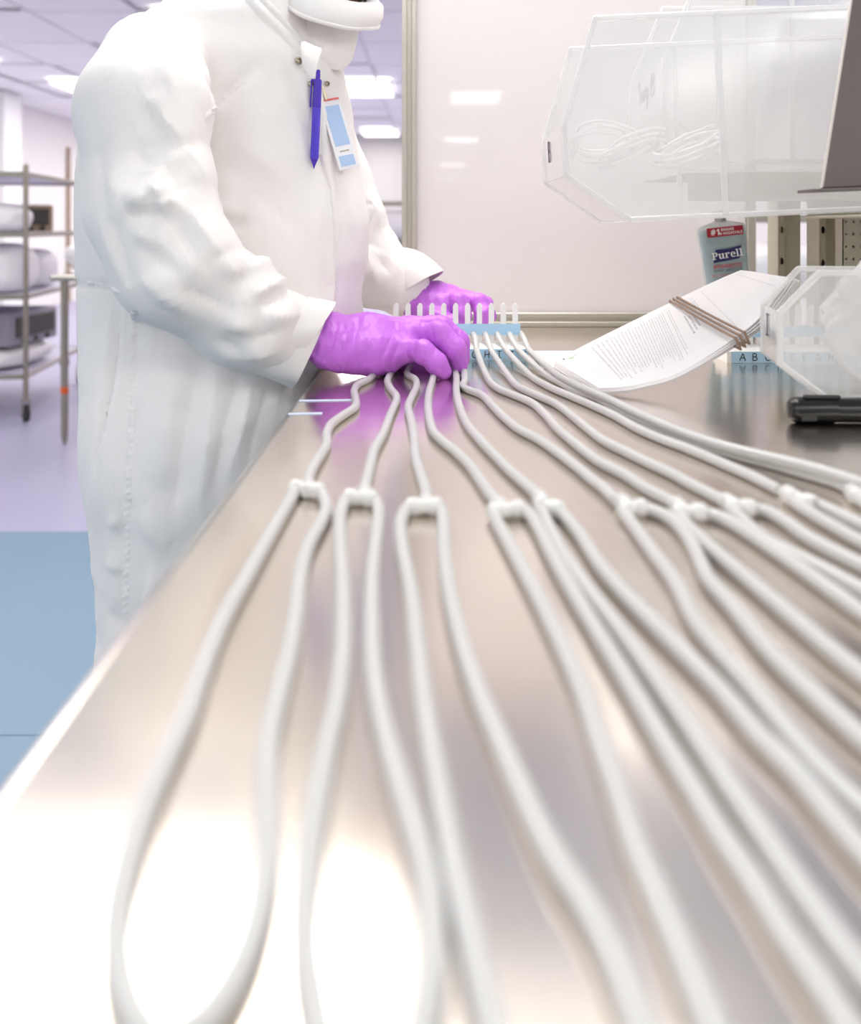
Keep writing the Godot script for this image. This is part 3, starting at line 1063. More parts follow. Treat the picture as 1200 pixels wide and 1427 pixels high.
# ------------------------------------------------------------------ things at the right
func make_bottle() -> void:
	var d := 1.80
	var at := P(1024, HY + F * (CH - TT) / d, d)
	var o := thing("sanitizer_bottle", "clear flat hand sanitizer bottle with a red and navy front label, leaning behind the papers", "bottle", at, "", Basis(Vector3(0, 0, 1), deg_to_rad(6.5)) * Basis(Vector3.UP, deg_to_rad(-12)))
	var rows := []
	var h := 0.212
	# rounded rectangle sections, wider at the shoulder than at the foot
	for q in [[0.0, 0.90, 0.9], [0.004, 0.96, 1.0], [0.10, 1.03, 1.0], [h - 0.016, 1.14, 1.0], [h - 0.004, 1.12, 0.95], [h, 1.04, 0.8], [h + 0.006, 0.5, 0.5], [h + 0.008, 0.34, 0.4]]:
		var row := PackedVector3Array()
		for j in 28:
			var a := TAU * j / 28
			var cx := signf(cos(a)) * pow(absf(cos(a)), 0.45)
			var cz := signf(sin(a)) * pow(absf(sin(a)), 0.55)
			row.append(Vector3(cx * 0.0375 * q[1], q[0] + 0.006, cz * 0.021 * q[2]))
		rows.append(row)
	var mb := MB.new()
	mb.grid(rows)
	part(o, "shell", mb.mesh(), M.bottle_shell)
	# gel inside
	var inner := []
	for row in rows.slice(0, 5):
		var r2 := PackedVector3Array()
		for p in row:
			r2.append(Vector3(p.x * 0.93, p.y * 0.975 + 0.002, p.z * 0.86))
		inner.append(r2)
	mb = MB.new()
	mb.grid(inner)
	part(o, "gel", mb.mesh(), M.gel_front)
	mb = MB.new()
	mb.lathe(Vector3(0, h + 0.012, 0), [[0.010, 0.0], [0.010, 0.014], [0.017, 0.014], [0.017, 0.019], [0.006, 0.021]], 16)
	part(o, "pump", mb.mesh(), M.pump_grey)
	var z := 0.0222
	# label print, front face
	boxpart(o, "red_band", Vector3(0.004, h - 0.005, z), Vector3(0.062, 0.0165, 0.0006), 0, M.label_red)
	print_text(o, "#1", Transform3D(Basis(), Vector3(-0.012, h - 0.005, z + 0.0004)), 0.0105, M.print_white, "Droid Sans", 700)
	print_text(o, "BRAND", Transform3D(Basis(), Vector3(0.0085, h - 0.0018, z + 0.0004)), 0.0048, M.print_white, "Droid Sans", 700)
	print_text(o, "IN HOSPITALS", Transform3D(Basis(), Vector3(0.0125, h - 0.0085, z + 0.0004)), 0.0042, M.print_white, "Droid Sans", 700)
	mb = MB.new()
	mb.prism(PackedVector2Array([Vector2(-0.025, -0.013), Vector2(0.02, -0.009), Vector2(0.0255, 0.014), Vector2(0.004, 0.010), Vector2(-0.019, 0.010)]), 0.0006, Transform3D(Basis(), Vector3(0.0035, h - 0.046, z)))
	part(o, "name_panel", mb.mesh(), M.label_navy)
	print_text(o, "Purell", Transform3D(Basis(Vector3(0, 0, 1), 0.06), Vector3(0.0035, h - 0.046, z + 0.0004)), 0.0125, M.print_white, "Droid Serif", 700, true)
	print_text(o, "ADVANCED", Transform3D(Basis(), Vector3(0.002, h - 0.066, z)), 0.0068, M.label_pinkish, "Droid Sans", 700)
	print_text(o, "HAND SANITIZER", Transform3D(Basis(), Vector3(0.002, h - 0.0735, z)), 0.0036, M.ink_grey)
	print_text(o, "KILLS 99.99% GERMS", Transform3D(Basis(), Vector3(0.003, h - 0.082, z)), 0.0046, M.label_pinkish)
	mb = MB.new()
	mb.lathe(Vector3.ZERO, [[0.0085, 0.0], [0.0105, 0.0], [0.0105, 0.0006], [0.0085, 0.0006]], 20, Basis(Vector3.RIGHT, PI / 2))
	part(o, "emblem_ring", mb.mesh(), M.label_teal, Transform3D(Basis(), Vector3(0.002, h - 0.104, z)))
	boxpart(o, "emblem_mark", Vector3(0.002, h - 0.100, z), Vector3(0.010, 0.003, 0.0006), 0, M.label_teal)
	boxpart(o, "emblem_mark", Vector3(0.002, h - 0.106, z), Vector3(0.003, 0.010, 0.0006), 0, M.label_teal)

# a sheet with real round or oval holes punched through it, one in each cell of a grid
func punched(mb: MB, x0: float, x1: float, y0: float, y1: float, z: float, th: float, nx: int, ny: int, rx: float, ry: float) -> void:
	var cw := (x1 - x0) / nx
	var chh := (y1 - y0) / ny
	for i in nx:
		for j in ny:
			var c := Vector3(x0 + cw * (i + 0.5), y0 + chh * (j + 0.5), z)
			for k in 8:
				var a0 := TAU * k / 8.0
				var a1 := TAU * (k + 1) / 8.0
				var i0 := c + Vector3(cos(a0) * rx, sin(a0) * ry, 0)
				var i1 := c + Vector3(cos(a1) * rx, sin(a1) * ry, 0)
				var m0 := maxf(absf(cos(a0)), absf(sin(a0)))
				var m1 := maxf(absf(cos(a1)), absf(sin(a1)))
				var o0 := c + Vector3(cos(a0) / m0 * cw / 2, sin(a0) / m0 * chh / 2, 0)
				var o1 := c + Vector3(cos(a1) / m1 * cw / 2, sin(a1) / m1 * chh / 2, 0)
				var b := Vector3(0, 0, -th)
				mb.quad(i0, o0, o1, i1)
				mb.quad(i0 + b, i1 + b, o1 + b, o0 + b)
				mb.quad(i0, i1, i1 + b, i0 + b)

func make_shelving() -> void:
	# perforated beige uprights carrying a steel shelf
	var o := thing("shelf_unit", "beige perforated steel shelving behind the clear bins", "shelving", Vector3(0.75, TT, -1.85))
	var xs := [[1083.0, 1118.0, 1.90], [1140.0, 1176.0, 1.78]]
	for q in xs:
		var d: float = q[2]
		var a: float = (q[0] - HX) * d / F
		var b: float = (q[1] - HX) * d / F
		var mid := lerpf(a, b, 0.30)
		var mb := MB.new()
		var h := 0.297
		# closed post: narrow punched face to the left, wide plain face set back to the right
		punched(mb, a, mid, TT + 0.001, TT + h, -d + 0.006, 0.002, 1, 5, 0.0038, 0.0068)
		mb.box(Vector3(a + 0.001, TT + h / 2, -d - 0.023), Vector3(0.002, h, 0.058), 0.0)
		mb.box(Vector3(mid, TT + h / 2, -d - 0.003), Vector3(0.002, h, 0.018), 0.0)
		mb.box(Vector3((mid + b) / 2, TT + h / 2, -d - 0.012), Vector3(b - mid, h, 0.002), 0.0)
		mb.box(Vector3(b, TT + h / 2, -d - 0.032), Vector3(0.002, h, 0.04), 0.0)
		mb.box(Vector3((a + b) / 2, TT + h / 2, -d - 0.052), Vector3(b - a, h, 0.002), 0.0)
		wpart(o, "upright", mb, M.beige_steel)
	# perforated box panel at the right
	var d2 := 1.70
	var pa := (1174.0 - HX) * d2 / F
	var pn := MB.new()
	punched(pn, pa, pa + 0.175, TT + 0.001, TT + 0.296, -d2, 0.0015, 14, 14, 0.0021, 0.0021)
	pn.box(Vector3(pa + 0.0875, TT + 0.148, -d2 - 0.03), Vector3(0.175, 0.296, 0.002), 0.0)
	for e in [pa + 0.001, pa + 0.174]:
		pn.box(Vector3(e, TT + 0.148, -d2 - 0.015), Vector3(0.002, 0.296, 0.03), 0.0)
	wpart(o, "perforated_panel", pn, M.beige_steel)
	# shelf with a deep front lip
	var sx := (958.0 - HX) * 1.58 / F
	var sh := MB.new()
	sh.box(Vector3((sx + 1.0) / 2, CH + 0.062, -1.58), Vector3(1.0 - sx, 0.046, 0.003), 0.001)
	sh.box(Vector3((sx + 1.0) / 2, CH + 0.084, -1.745), Vector3(1.0 - sx, 0.003, 0.33), 0.001)
	wpart(o, "shelf", sh, M.beige_steel)
	# bracket that carries the front bin
	var br := MB.new()
	br.box(Vector3(0.78, CH + 0.014, -1.43), Vector3(0.36, 0.004, 0.36), 0.001)
	br.box(Vector3(0.78, CH + 0.04, -1.60), Vector3(0.36, 0.05, 0.004), 0.001)
	wpart(o, "bin_bracket", br, M.beige_steel)

func make_bins() -> void:
	# upper front bin
	var d := 1.30
	var b1 := make_bin("clear_bin", "large clear plastic bin at the top right, holding coiled tubing", P(878, 306, d), Basis(Vector3(0, 0, 1), deg_to_rad(2.6)), 0.44, 0.225, 0.262, 0.064, "B")
	# coils of clear tubing in it
	var rng := RandomNumberGenerator.new()
	rng.seed = 8
	for k in 3:
		var c := thing("tubing_coil", ["coil of clear tubing lying at the front of the upper bin", "coil of clear tubing leaning on the slope inside the upper bin", "coil of clear tubing at the back inside the upper bin"][k], "tubing", P([838, 880, 960][k], [255, 262, 262][k], d + 0.10), "clear coils in the bin")
		var pts := []
		for j in 40:
			var a := TAU * j / 13.0
			var r := 0.035 + 0.006 * sin(j * 1.7 + k)
			pts.append(Vector3(cos(a) * r * 1.2, 0.045 + 0.02 * sin(a + k) + 0.0006 * j, sin(a) * r))
		tubepart(c, "tube", pts, 0.0028, M.clear_tubing, 6, 0.01)
	# second bin, behind and higher, on the shelf
	make_bin("clear_bin", "smaller clear bin marked Sug B on the shelf, behind the large one", P(1015, 224, 1.60) + Vector3(0, 0, 0), Basis(), 0.36, 0.262, 0.30, 0.082, "Sug B")
	# bin on the table
	var yaw := Basis(Vector3.UP, deg_to_rad(-9.5))
	var b3 := make_bin("clear_bin", "clear bin on the table at the right, holding a crumpled plastic bag", Vector3(0.4675, TT + 0.004, -1.127), yaw, 0.34, 0.115, 0.158, 0.058, "I")
	# crumpled bag spilling out of it
	var bag := thing("plastic_bag", "crumpled clear plastic bag stuffed in the bin beside the black marker", "bag", Vector3(0.60, TT + 0.008, -1.16))
	var n := FastNoiseLite.new()
	n.seed = 17
	n.frequency = 9.0
	n.fractal_type = FastNoiseLite.FRACTAL_RIDGED
	n.fractal_octaves = 3
	var rows := []
	for i in 41:
		var v := PI * i / 40.0
		var row := PackedVector3Array()
		for j in 64:
			var u := TAU * j / 64.0
			var dirv := Vector3(sin(v) * cos(u), cos(v), sin(v) * sin(u))
			var e := n.get_noise_3d(dirv.x * 0.12, dirv.y * 0.12 + 3.0, dirv.z * 0.12)
			var k := 1.0 + 0.20 * e
			var p := Vector3(dirv.x * 0.125, dirv.y * 0.088, dirv.z * 0.047) * k
			row.append(p + Vector3(0, 0.10 + 0.0, 0))
		rows.append(row)
	var mb := MB.new()
	mb.grid(rows, true, false)
	part(bag, "film", mb.mesh(), M.bag_film, Transform3D(yaw, Vector3.ZERO))
	# bundled neck of the bag, streaked upwards to the right
	var neck := MB.new()
	for k in 7:
		var a := Vector3(-0.02 + 0.018 * k, 0.155 + 0.004 * sin(k * 2.0), 0.02 - 0.008 * k)
		var b := a + Vector3(0.12, 0.085 - 0.006 * k, -0.01)
		neck.tube(smooth_path([a, a.lerp(b, 0.4) + Vector3(0, 0.012, 0), b]), PackedFloat32Array([0.006]), 7, true, 0.35)
	part(bag, "gathered_neck", neck.mesh(), M.bag_film)

func make_marker() -> void:
	var c := T(1100, 589)
	var r := 0.0142
	var dirv := Vector3(1.0, 0, 0.02).normalized()
	var o := thing("marker_pen", "black marker pen lying on the steel table in front of the clear bin", "marker", c + Vector3(0.08, 0, 0))
	var ax := Basis(Vector3(0, 1, 0), dirv, Vector3(0, 1, 0).cross(dirv).normalized())
	ax = Basis(dirv.cross(Vector3.UP).normalized(), dirv, Vector3.UP)
	var base := Vector3(-0.078, r, 0)
	var mb := MB.new()
	mb.lathe(base, [[0.0001, -0.003], [r * 0.7, -0.002], [r * 0.92, 0.001], [r, 0.006], [r, 0.045], [r * 0.97, 0.047], [r * 0.97, 0.0475]], 24, ax)
	part(o, "cap", mb.mesh(), M.marker_black)
	mb = MB.new()
	mb.lathe(base, [[r * 0.93, 0.0475], [r * 0.95, 0.049], [r * 0.95, 0.145], [r * 0.85, 0.15], [r * 0.4, 0.152]], 24, ax)
	part(o, "barrel", mb.mesh(), M.marker_black)
	boxpart(o, "clip", Vector3(-0.046, 2 * r + 0.0005, 0.004), Vector3(0.040, 0.004, 0.008), 0.0015, M.marker_grey)
	boxpart(o, "grip_patch", Vector3(-0.063, r * 0.55, r * 0.92), Vector3(0.017, 0.008, 0.003), 0.0012, M.marker_grey)
	# pale script on the barrel
	mb = MB.new()
	var pts := []
	for j in 14:
		pts.append(Vector3(0.0 + j * 0.004, r * 0.5 + 0.003 * sin(j * 2.1), r * 0.90))
	mb.tube(PackedVector3Array(pts), PackedFloat32Array([0.0006]), 5)
	part(o, "lettering", mb.mesh(), M.print_white)

func make_dark_panel() -> void:
	var d := 1.15
	var o := thing("document_holder", "dark grey slanted metal panel with a lip along its lower edge, top right", "document holder", P(1200, 262, d))
	var mb := MB.new()
	# leaning plate: lower left (1145,262), upper left (1187,0)
	var a := P(1146, 262, d)
	var b := P(1192, -30, d + 0.03)
	var w := Vector3(0.30, 0.012, 0.03)
	var nn := (b - a).cross(w).normalized() * 0.004
	var rows := []
	for p in [a, b]:
		rows.append(PackedVector3Array([p + nn, p + w + nn, p + w - nn, p - nn]))
	mb.grid(rows, true, true, 0, false)
	wpart(o, "panel", mb, M.dark_panel)
	mb = MB.new()
	var off := Vector3(-0.0016, 0, 0)
	rows = []
	for p in [a, b]:
		rows.append(PackedVector3Array([p + nn + off, p + nn, p - nn, p - nn + off]))
	mb.grid(rows, true, true, 0, false)
	wpart(o, "edge_strip", mb, M.panel_edge)
	mb = MB.new()
	var c0 := P(1125, 266, d - 0.015)
	rows = []
	for q in [[c0, 0.0], [c0 + w * 1.08, 0.0]]:
		var p: Vector3 = q[0]
		rows.append(PackedVector3Array([p + Vector3(0, 0.0015, 0.012), p + Vector3(0, -0.002, 0.012), p + Vector3(0, -0.002, -0.03), p + Vector3(0, 0.0015, -0.03)]))
	mb.grid(rows, true, true, 0, false)
	wpart(o, "lip", mb, M.dark_panel)
	mb = MB.new()
	mb.tube(smooth_path([a + w * 0.7 + Vector3(0, 0.05, -0.006), a + w * 0.75 + Vector3(0.1, 0.06, -0.06), Vector3(0.95, CH + 0.05, -1.58)]), PackedFloat32Array([0.012]), 10)
	wpart(o, "arm", mb, M.dark_panel)

func make_tape_marks() -> void:
	var q := [["short pale blue tape strip at the table's left edge, the one nearer the camera", 402, 449, 577.5, 0.010], ["pale blue tape strip on the table under the purple gloved hand", 417, 491, 559, 0.010]]
	for k in 2:
		var a := T(q[k][1], q[k][3])
		var b := T(q[k][2], q[k][3] - 1.0)
		var o := thing("tape_strip", q[k][0], "tape", (a + b) / 2, "pale tape marks")
		var mb := MB.new()
		var dirv := (b - a).normalized()
		var bs := Basis(dirv, Vector3.UP, dirv.cross(Vector3.UP).normalized())
		mb.box(Vector3(0, 0.0005, 0), Vector3(a.distance_to(b), 0.0006, q[k][4]), 0.0, bs)
		part(o, "strip", mb.mesh(), M.lavender_tape)

# ------------------------------------------------------------------ background furniture
func caster(parent: Node3D, at: Vector3, turn: float) -> void:
	var mb := MB.new()
	var ax := Basis(Vector3.UP, turn) * Basis(Vector3(0, 0, 1), PI / 2)
	mb.lathe(at + Vector3(0, 0.05, 0) - ax * Vector3(0, 0.014, 0), [[0.02, 0.0], [0.045, 0.002], [0.05, 0.006], [0.05, 0.022], [0.045, 0.026], [0.02, 0.028]], 18, ax)
	var c := part(parent, "caster", mb.mesh(), M.caster_black)
	var fk := MB.new()
	fk.box(at + Vector3(0, 0.085, 0.0) + ax * Vector3(0, 0.02, 0), Vector3(0.006, 0.08, 0.03), 0.001, Basis(Vector3.UP, turn))
	fk.box(at + Vector3(0, 0.085, 0.0) - ax * Vector3(0, 0.02, 0), Vector3(0.006, 0.08, 0.03), 0.001, Basis(Vector3.UP, turn))
	fk.box(at + Vector3(0, 0.125, 0.0), Vector3(0.05, 0.012, 0.045), 0.002, Basis(Vector3.UP, turn))
	part(c, "fork", fk.mesh(), M.brushed_steel)

func wire_cart(label: String, at: Vector3, turn: float, w: float, dep: float, h: float, levels: Array, wheels: bool, wire := true) -> Node3D:
	var o := thing("storage_cart", label, "cart", at, "steel storage carts", Basis(Vector3.UP, turn))
	for sx in [-1, 1]:
		for sz in [-1, 1]:
			var mb := MB.new()
			var y0 := 0.13 if wheels else 0.0
			mb.lathe(Vector3(sx * w / 2, y0, sz * dep / 2), [[0.016, 0.0], [0.016, h - y0], [0.010, h - y0 + 0.008]], 10)
			part(o, "post", mb.mesh(), M.cart_steel)
			if wheels:
				caster(o, Vector3(sx * w / 2, 0, sz * dep / 2), 0.6 * sx)
	for y in levels:
		var mb := MB.new()
		for s in [-1, 1]:
			mb.box(Vector3(0, y, s * dep / 2), Vector3(w, 0.03, 0.012), 0.002)
			mb.box(Vector3(s * w / 2, y, 0), Vector3(0.012, 0.03, dep), 0.002)
		var fr := part(o, "shelf_frame", mb.mesh(), M.cart_steel)
		mb = MB.new()
		if wire:
			for k in 22:
				mb.box(Vector3(lerpf(-w / 2, w / 2, (k + 0.5) / 22.0), y + 0.008, 0), Vector3(0.006, 0.006, dep), 0)
			for k in 3:
				mb.box(Vector3(0, y + 0.001, lerpf(-dep / 2, dep / 2, (k + 1) / 4.0)), Vector3(w, 0.008, 0.008), 0)
			var wm := part(fr, "shelf_wires", mb.mesh(), M.cart_steel)
			wm.set_meta("kind", "stuff")
		else:
			mb.box(Vector3(0, y + 0.006, 0), Vector3(w - 0.012, 0.012, dep - 0.012), 0.001)
			part(fr, "shelf_plate", mb.mesh(), M.cart_shelf)
	return o

func bundle(label: String, at: Vector3, size: Vector3, seed_: int, m: Material) -> void:
	var o := thing("wrapped_bundle", label, "bundle", at, "white wrapped bundles")
	var n := FastNoiseLite.new()
	n.seed = seed_
	n.frequency = 1.2
	n.fractal_type = FastNoiseLite.FRACTAL_RIDGED
	n.fractal_octaves = 3
	var rows := []
	for i in 17:
		var v := PI * i / 16.0
		var row := PackedVector3Array()
		for j in 28:
			var u := TAU * j / 28.0
			var dv := Vector3(sin(v) * cos(u), cos(v), sin(v) * sin(u))
			var sq := Vector3(signf(dv.x) * pow(absf(dv.x), 0.7), signf(dv.y) * pow(absf(dv.y), 0.7), signf(dv.z) * pow(absf(dv.z), 0.7))
			var k := 0.92 + 0.10 * n.get_noise_3d(dv.x, dv.y, dv.z)
			row.append(Vector3(sq.x * size.x, maxf(sq.y, -0.9) * size.y + size.y * 0.9, sq.z * size.z) * Vector3(k, 1, k))
		rows.append(row)
	var mb := MB.new()
	mb.grid(rows, true, false)
	part(o, "wrap", mb.mesh(), m)

func device(label: String, at: Vector3, s: Vector3, turn: float, body: Material, face: Material, category := "equipment") -> void:
	var o := thing("lab_device", label, category, at, "", Basis(Vector3.UP, turn))
	boxpart(o, "housing", Vector3(0, s.y / 2, 0), s, 0.012, body)
	boxpart(o, "front_panel", Vector3(0, s.y * 0.55, s.z / 2 + 0.004), Vector3(s.x * 0.8, s.y * 0.6, 0.012), 0.003, face)
	for k in 3:
		var mb := MB.new()
		mb.lathe(Vector3(s.x * (-0.25 + 0.25 * k), s.y * 0.13, s.z / 2), [[0.016, 0.0], [0.016, 0.012], [0.012, 0.016]], 10, Basis(Vector3.RIGHT, PI / 2))
		part(o, "knob", mb.mesh(), face)

func make_background() -> void:
	# cart far left: its near right post stands at pixel (35, 575); its long side recedes from there
	var c1 := P(36, HY + F * CH / 5.8, 5.8)
	var turn := 0.115
	var b1 := Basis(Vector3.UP, turn)
	var w := 0.75
	var dep := 1.35
	var at := c1 - b1 * Vector3(w / 2, 0, dep / 2)
	at.y = 0
	wire_cart("tall steel cart on black casters holding wrapped bundles, far left", at, turn, w, dep, 1.48, [0.26, 0.72, 1.08, 1.43], true, false)
	var on := func(lx: float, y: float, lz: float) -> Vector3: return at + b1 * Vector3(lx, y, lz)
	bundle("plump white wrapped bundle at the near end of the left cart's upper shelf", on.call(0.16, 1.095, 0.42), Vector3(0.17, 0.09, 0.18), 6, M.wrap_white)
	device("tan boxy instrument with a dark front on the upper shelf of the left cart", on.call(0.20, 1.095, 0.02), Vector3(0.28, 0.17, 0.22), 0.6, M.device_tan, M.device_dark)
	bundle("big white wrapped bundle at the near end of the left cart's middle shelf", on.call(0.17, 0.735, 0.38), Vector3(0.17, 0.155, 0.24), 3, M.wrap_white)
	bundle("white wrapped bundle behind the big one on the left cart's middle shelf", on.call(0.17, 0.735, -0.14), Vector3(0.17, 0.13, 0.22), 16, M.wrap_white)
	bundle("flat white wrapped bundle under the dark device on the left cart's lowest shelf", on.call(0.10, 0.275, 0.18), Vector3(0.24, 0.072, 0.44), 4, M.wrap_white)
	device("dark grey device with a black front on the lowest level of the left cart", on.call(0.12, 0.415, 0.22), Vector3(0.62, 0.2, 0.40), 1.5, M.device_grey, M.device_dark)

	# bench with one visible leg (orange band) and the things on it
	var d := 5.19
	var lx := (90.0 - HX) * d / F
	var bench := thing("steel_bench", "steel bench behind the person, its round leg marked with an orange band", "bench", Vector3(lx + 0.55, 0, -d - 0.32))
	var mb := MB.new()
	mb.box(Vector3(lx + 0.55, 0.862, -d - 0.32), Vector3(1.22, 0.028, 0.72), 0.005)
	wpart(bench, "bench_top", mb, M.brushed_steel)
	for x in [lx, lx + 1.1]:
		for z in [-d, -d - 0.64]:
			mb = MB.new()
			mb.lathe(Vector3(x, 0, z), [[0.004, 0.0], [0.016, 0.03], [0.019, 0.10], [0.019, 0.40], [0.025, 0.42], [0.025, 0.44], [0.02, 0.45], [0.02, 0.85]], 14)
			var leg := wpart(bench, "leg", mb, M.cart_steel)
			mb = MB.new()
			mb.lathe(Vector3(x, 0.265, z), [[0.0205, 0.0], [0.0205, 0.035]], 14)
			var band := MeshInstance3D.new()
			band.name = "orange_band"
			band.mesh = mb.mesh()
			band.material_override = M.orange_band
			leg.add_child(band)
	bundle("white wrapped bundle on the steel bench behind the person's elbow", Vector3(lx + 0.18, 0.878, -d - 0.28), Vector3(0.26, 0.10, 0.22), 7, M.wrap_white)
	# rolling cabinet just behind the person
	var cd := 4.55
	var cab := thing("rolling_cabinet", "grey violet cabinet on casters, mostly hidden behind the person", "cabinet", Vector3((115.0 - HX) * cd / F + 0.27, 0, -cd - 0.3))
	boxpart(cab, "body", Vector3(0.03, 0.62, 0), Vector3(0.56, 0.34, 0.5), 0.008, M.device_grey)
	boxpart(cab, "drawer", Vector3(0.03, 0.62, 0.255), Vector3(0.5, 0.28, 0.012), 0.004, M.cart_shelf)
	for sx in [-1, 1]:
		for sz in [-1, 1]:
			mb = MB.new()
			mb.lathe(Vector3(sx * 0.27, 0.13, sz * 0.23), [[0.016, 0.0], [0.016, 0.33]], 10)
			part(cab, "post", mb.mesh(), M.cart_steel)
			caster(cab, Vector3(sx * 0.27, 0, sz * 0.23), 0.4)

	# shelving seen between the person and the partition, and right of the partition
	var s2 := P(546, HY + F * CH / 9.0, 9.0)
	wire_cart("wire shelving between the person and the partition post", s2, 0.0, 0.9, 0.5, 1.36, [0.25, 0.74, 0.98, 1.33], false)
	bundle("white wrapped bundle on the wire shelf beside the partition post", s2 + Vector3(0.0, 0.995, 0.05), Vector3(0.26, 0.15, 0.2), 12, M.wrap_white)
	device("dark instrument below the bundle on the wire shelf beside the partition post", s2 + Vector3(0.0, 0.755, 0.1), Vector3(0.3, 0.19, 0.25), 0.0, M.device_tan, M.device_dark)
	var s3 := P(1095, HY + F * CH / 4.2, 4.2)
	wire_cart("wire shelving behind the beige uprights at the right", s3, 0.0, 1.4, 0.5, 1.6, [0.3, 0.86, 1.16], false)
	bundle("white wrapped bundle on the wire shelf between the beige uprights", s3 + Vector3(-0.10, 0.88, 0.05), Vector3(0.26, 0.10, 0.2), 14, M.wrap_white)
	bundle("white wrapped bundle at the right on the wire shelf behind the uprights", s3 + Vector3(0.42, 0.88, 0.05), Vector3(0.2, 0.09, 0.2), 15, M.wrap_white)
	# conduit on the left wall
	var cw := thing("wall_conduit", "beige pipe running down the left wall above the cart", "pipe", Vector3(X0 + 0.03, 1.3, -14.9))
	mb = MB.new()
	mb.tube(PackedVector3Array([Vector3(0, 1.0, 0), Vector3(0, 0.0, 0), Vector3(0, -1.29, 0)]), PackedFloat32Array([0.03]), 10)
	part(cw, "pipe", mb.mesh(), M.device_tan)
	for y in [0.8, 0.0, -0.8]:
		boxpart(cw, "bracket", Vector3(-0.012, y, 0), Vector3(0.05, 0.03, 0.1), 0.003, M.beige_steel)

# ------------------------------------------------------------------ implicit surfaces
static func smin(a: float, b: float, k: float) -> float:
	var h := maxf(k - absf(a - b), 0.0) / k
	return minf(a, b) - h * h * k * 0.25

# tapered capsule list: flat array of a.xyz ra b.xyz rb
static func caps(p: Vector3, c: PackedFloat32Array, i: int) -> float:
	var a := Vector3(c[i], c[i + 1], c[i + 2])
	var b := Vector3(c[i + 4], c[i + 5], c[i + 6])
	var ab := b - a
	var t := clampf((p - a).dot(ab) / ab.length_squared(), 0.0, 1.0)
	return p.distance_to(a + ab * t) - lerpf(c[i + 3], c[i + 7], t)

func bone(list: PackedFloat32Array, a: Vector3, ra: float, b: Vector3, rb: float) -> void:
	list.append_array(PackedFloat32Array([a.x, a.y, a.z, ra, b.x, b.y, b.z, rb]))

# surface nets of a field over a box; displace(p, normal) -> Vector3 may move the vertices
func nets(field: Callable, lo: Vector3, hi: Vector3, cell: float, displace = null) -> ArrayMesh:
	var B := 6
	var bx := int(ceil((hi.x - lo.x) / cell / B))
	var by := int(ceil((hi.y - lo.y) / cell / B))
	var bz := int(ceil((hi.z - lo.z) / cell / B))
	var nx := bx * B + 1
	var ny := by * B + 1
	var nz := bz * B + 1
	var val := PackedFloat32Array()
	val.resize(nx * ny * nz)
	val.fill(1e9)
	var sxy := nx * ny
	var active := []
	var reach := cell * B * 0.87 * 1.25 + cell
	for kz in bz:
		for ky in by:
			for kx in bx:
				var c := lo + Vector3(kx + 0.5, ky + 0.5, kz + 0.5) * (cell * B)
				var v: float = field.call(c)
				if absf(v) < reach:
					active.append(Vector3i(kx, ky, kz))
	for b in active:
		for z in range(b.z * B, b.z * B + B + 1):
			for y in range(b.y * B, b.y * B + B + 1):
				var at: int = z * sxy + y * nx + b.x * B
				for x in range(b.x * B, b.x * B + B + 1):
					if val[at] > 1e8:
						val[at] = field.call(lo + Vector3(x, y, z) * cell)
					at += 1
	var index := PackedInt32Array()
	index.resize(nx * ny * nz)
	index.fill(-1)
	var verts := PackedVector3Array()
	var cells := PackedInt32Array()
	var off := [0, 1, nx, nx + 1, sxy, sxy + 1, sxy + nx, sxy + nx + 1]
	var corner := [Vector3(0, 0, 0), Vector3(1, 0, 0), Vector3(0, 1, 0), Vector3(1, 1, 0), Vector3(0, 0, 1), Vector3(1, 0, 1), Vector3(0, 1, 1), Vector3(1, 1, 1)]
	var edge := [[0, 1], [2, 3], [4, 5], [6, 7], [0, 2], [1, 3], [4, 6], [5, 7], [0, 4], [1, 5], [2, 6], [3, 7]]
	for b in active:
		for z in range(b.z * B, b.z * B + B):
			for y in range(b.y * B, b.y * B + B):
				for x in range(b.x * B, b.x * B + B):
					var at: int = z * sxy + y * nx + x
					var m := 0
					for k in 8:
						if val[at + off[k]] < 0.0: m += 1
					if m == 0 or m == 8: continue
					var s := Vector3.ZERO
					var n := 0
					for e in edge:
						var va := val[at + off[e[0]]]
						var vb := val[at + off[e[1]]]
						if (va < 0.0) != (vb < 0.0):
							s += corner[e[0]].lerp(corner[e[1]], va / (va - vb))
							n += 1
					index[at] = verts.size()
					verts.append(lo + (Vector3(x, y, z) + s / n) * cell)
					cells.append(at)
	# quads round crossed edges, stored clockwise
	var ids := PackedInt32Array()
	for at in cells:
		for ax in 3:
			var st: int = [1, nx, sxy][ax]
			var u: int = [nx, sxy, 1][ax]
			var w: int = [sxy, 1, nx][ax]
			var ina := val[at] < 0.0
			if ina == (val[at + st] < 0.0): continue
			if at - u - w < 0: continue
			var a := index[at]
			var b2 := index[at - u]
			var c2 := index[at - u - w]
			var d2 := index[at - w]
			if b2 < 0 or c2 < 0 or d2 < 0: continue
			if ina:
				ids.append_array(PackedInt32Array([a, c2, b2, a, d2, c2]))
			else:
				ids.append_array(PackedInt32Array([a, b2, c2, a, c2, d2]))
	var nor := face_normals(verts, ids)
	if displace != null:
		for i in verts.size():
			verts[i] += displace.call(verts[i], nor[i])
	nor = face_normals(verts, ids)
	var arr := []
	arr.resize(Mesh.ARRAY_MAX)
	arr[Mesh.ARRAY_VERTEX] = verts
	arr[Mesh.ARRAY_NORMAL] = nor
	arr[Mesh.ARRAY_INDEX] = ids
	var mesh := ArrayMesh.new()
	mesh.add_surface_from_arrays(Mesh.PRIMITIVE_TRIANGLES, arr)
	return mesh

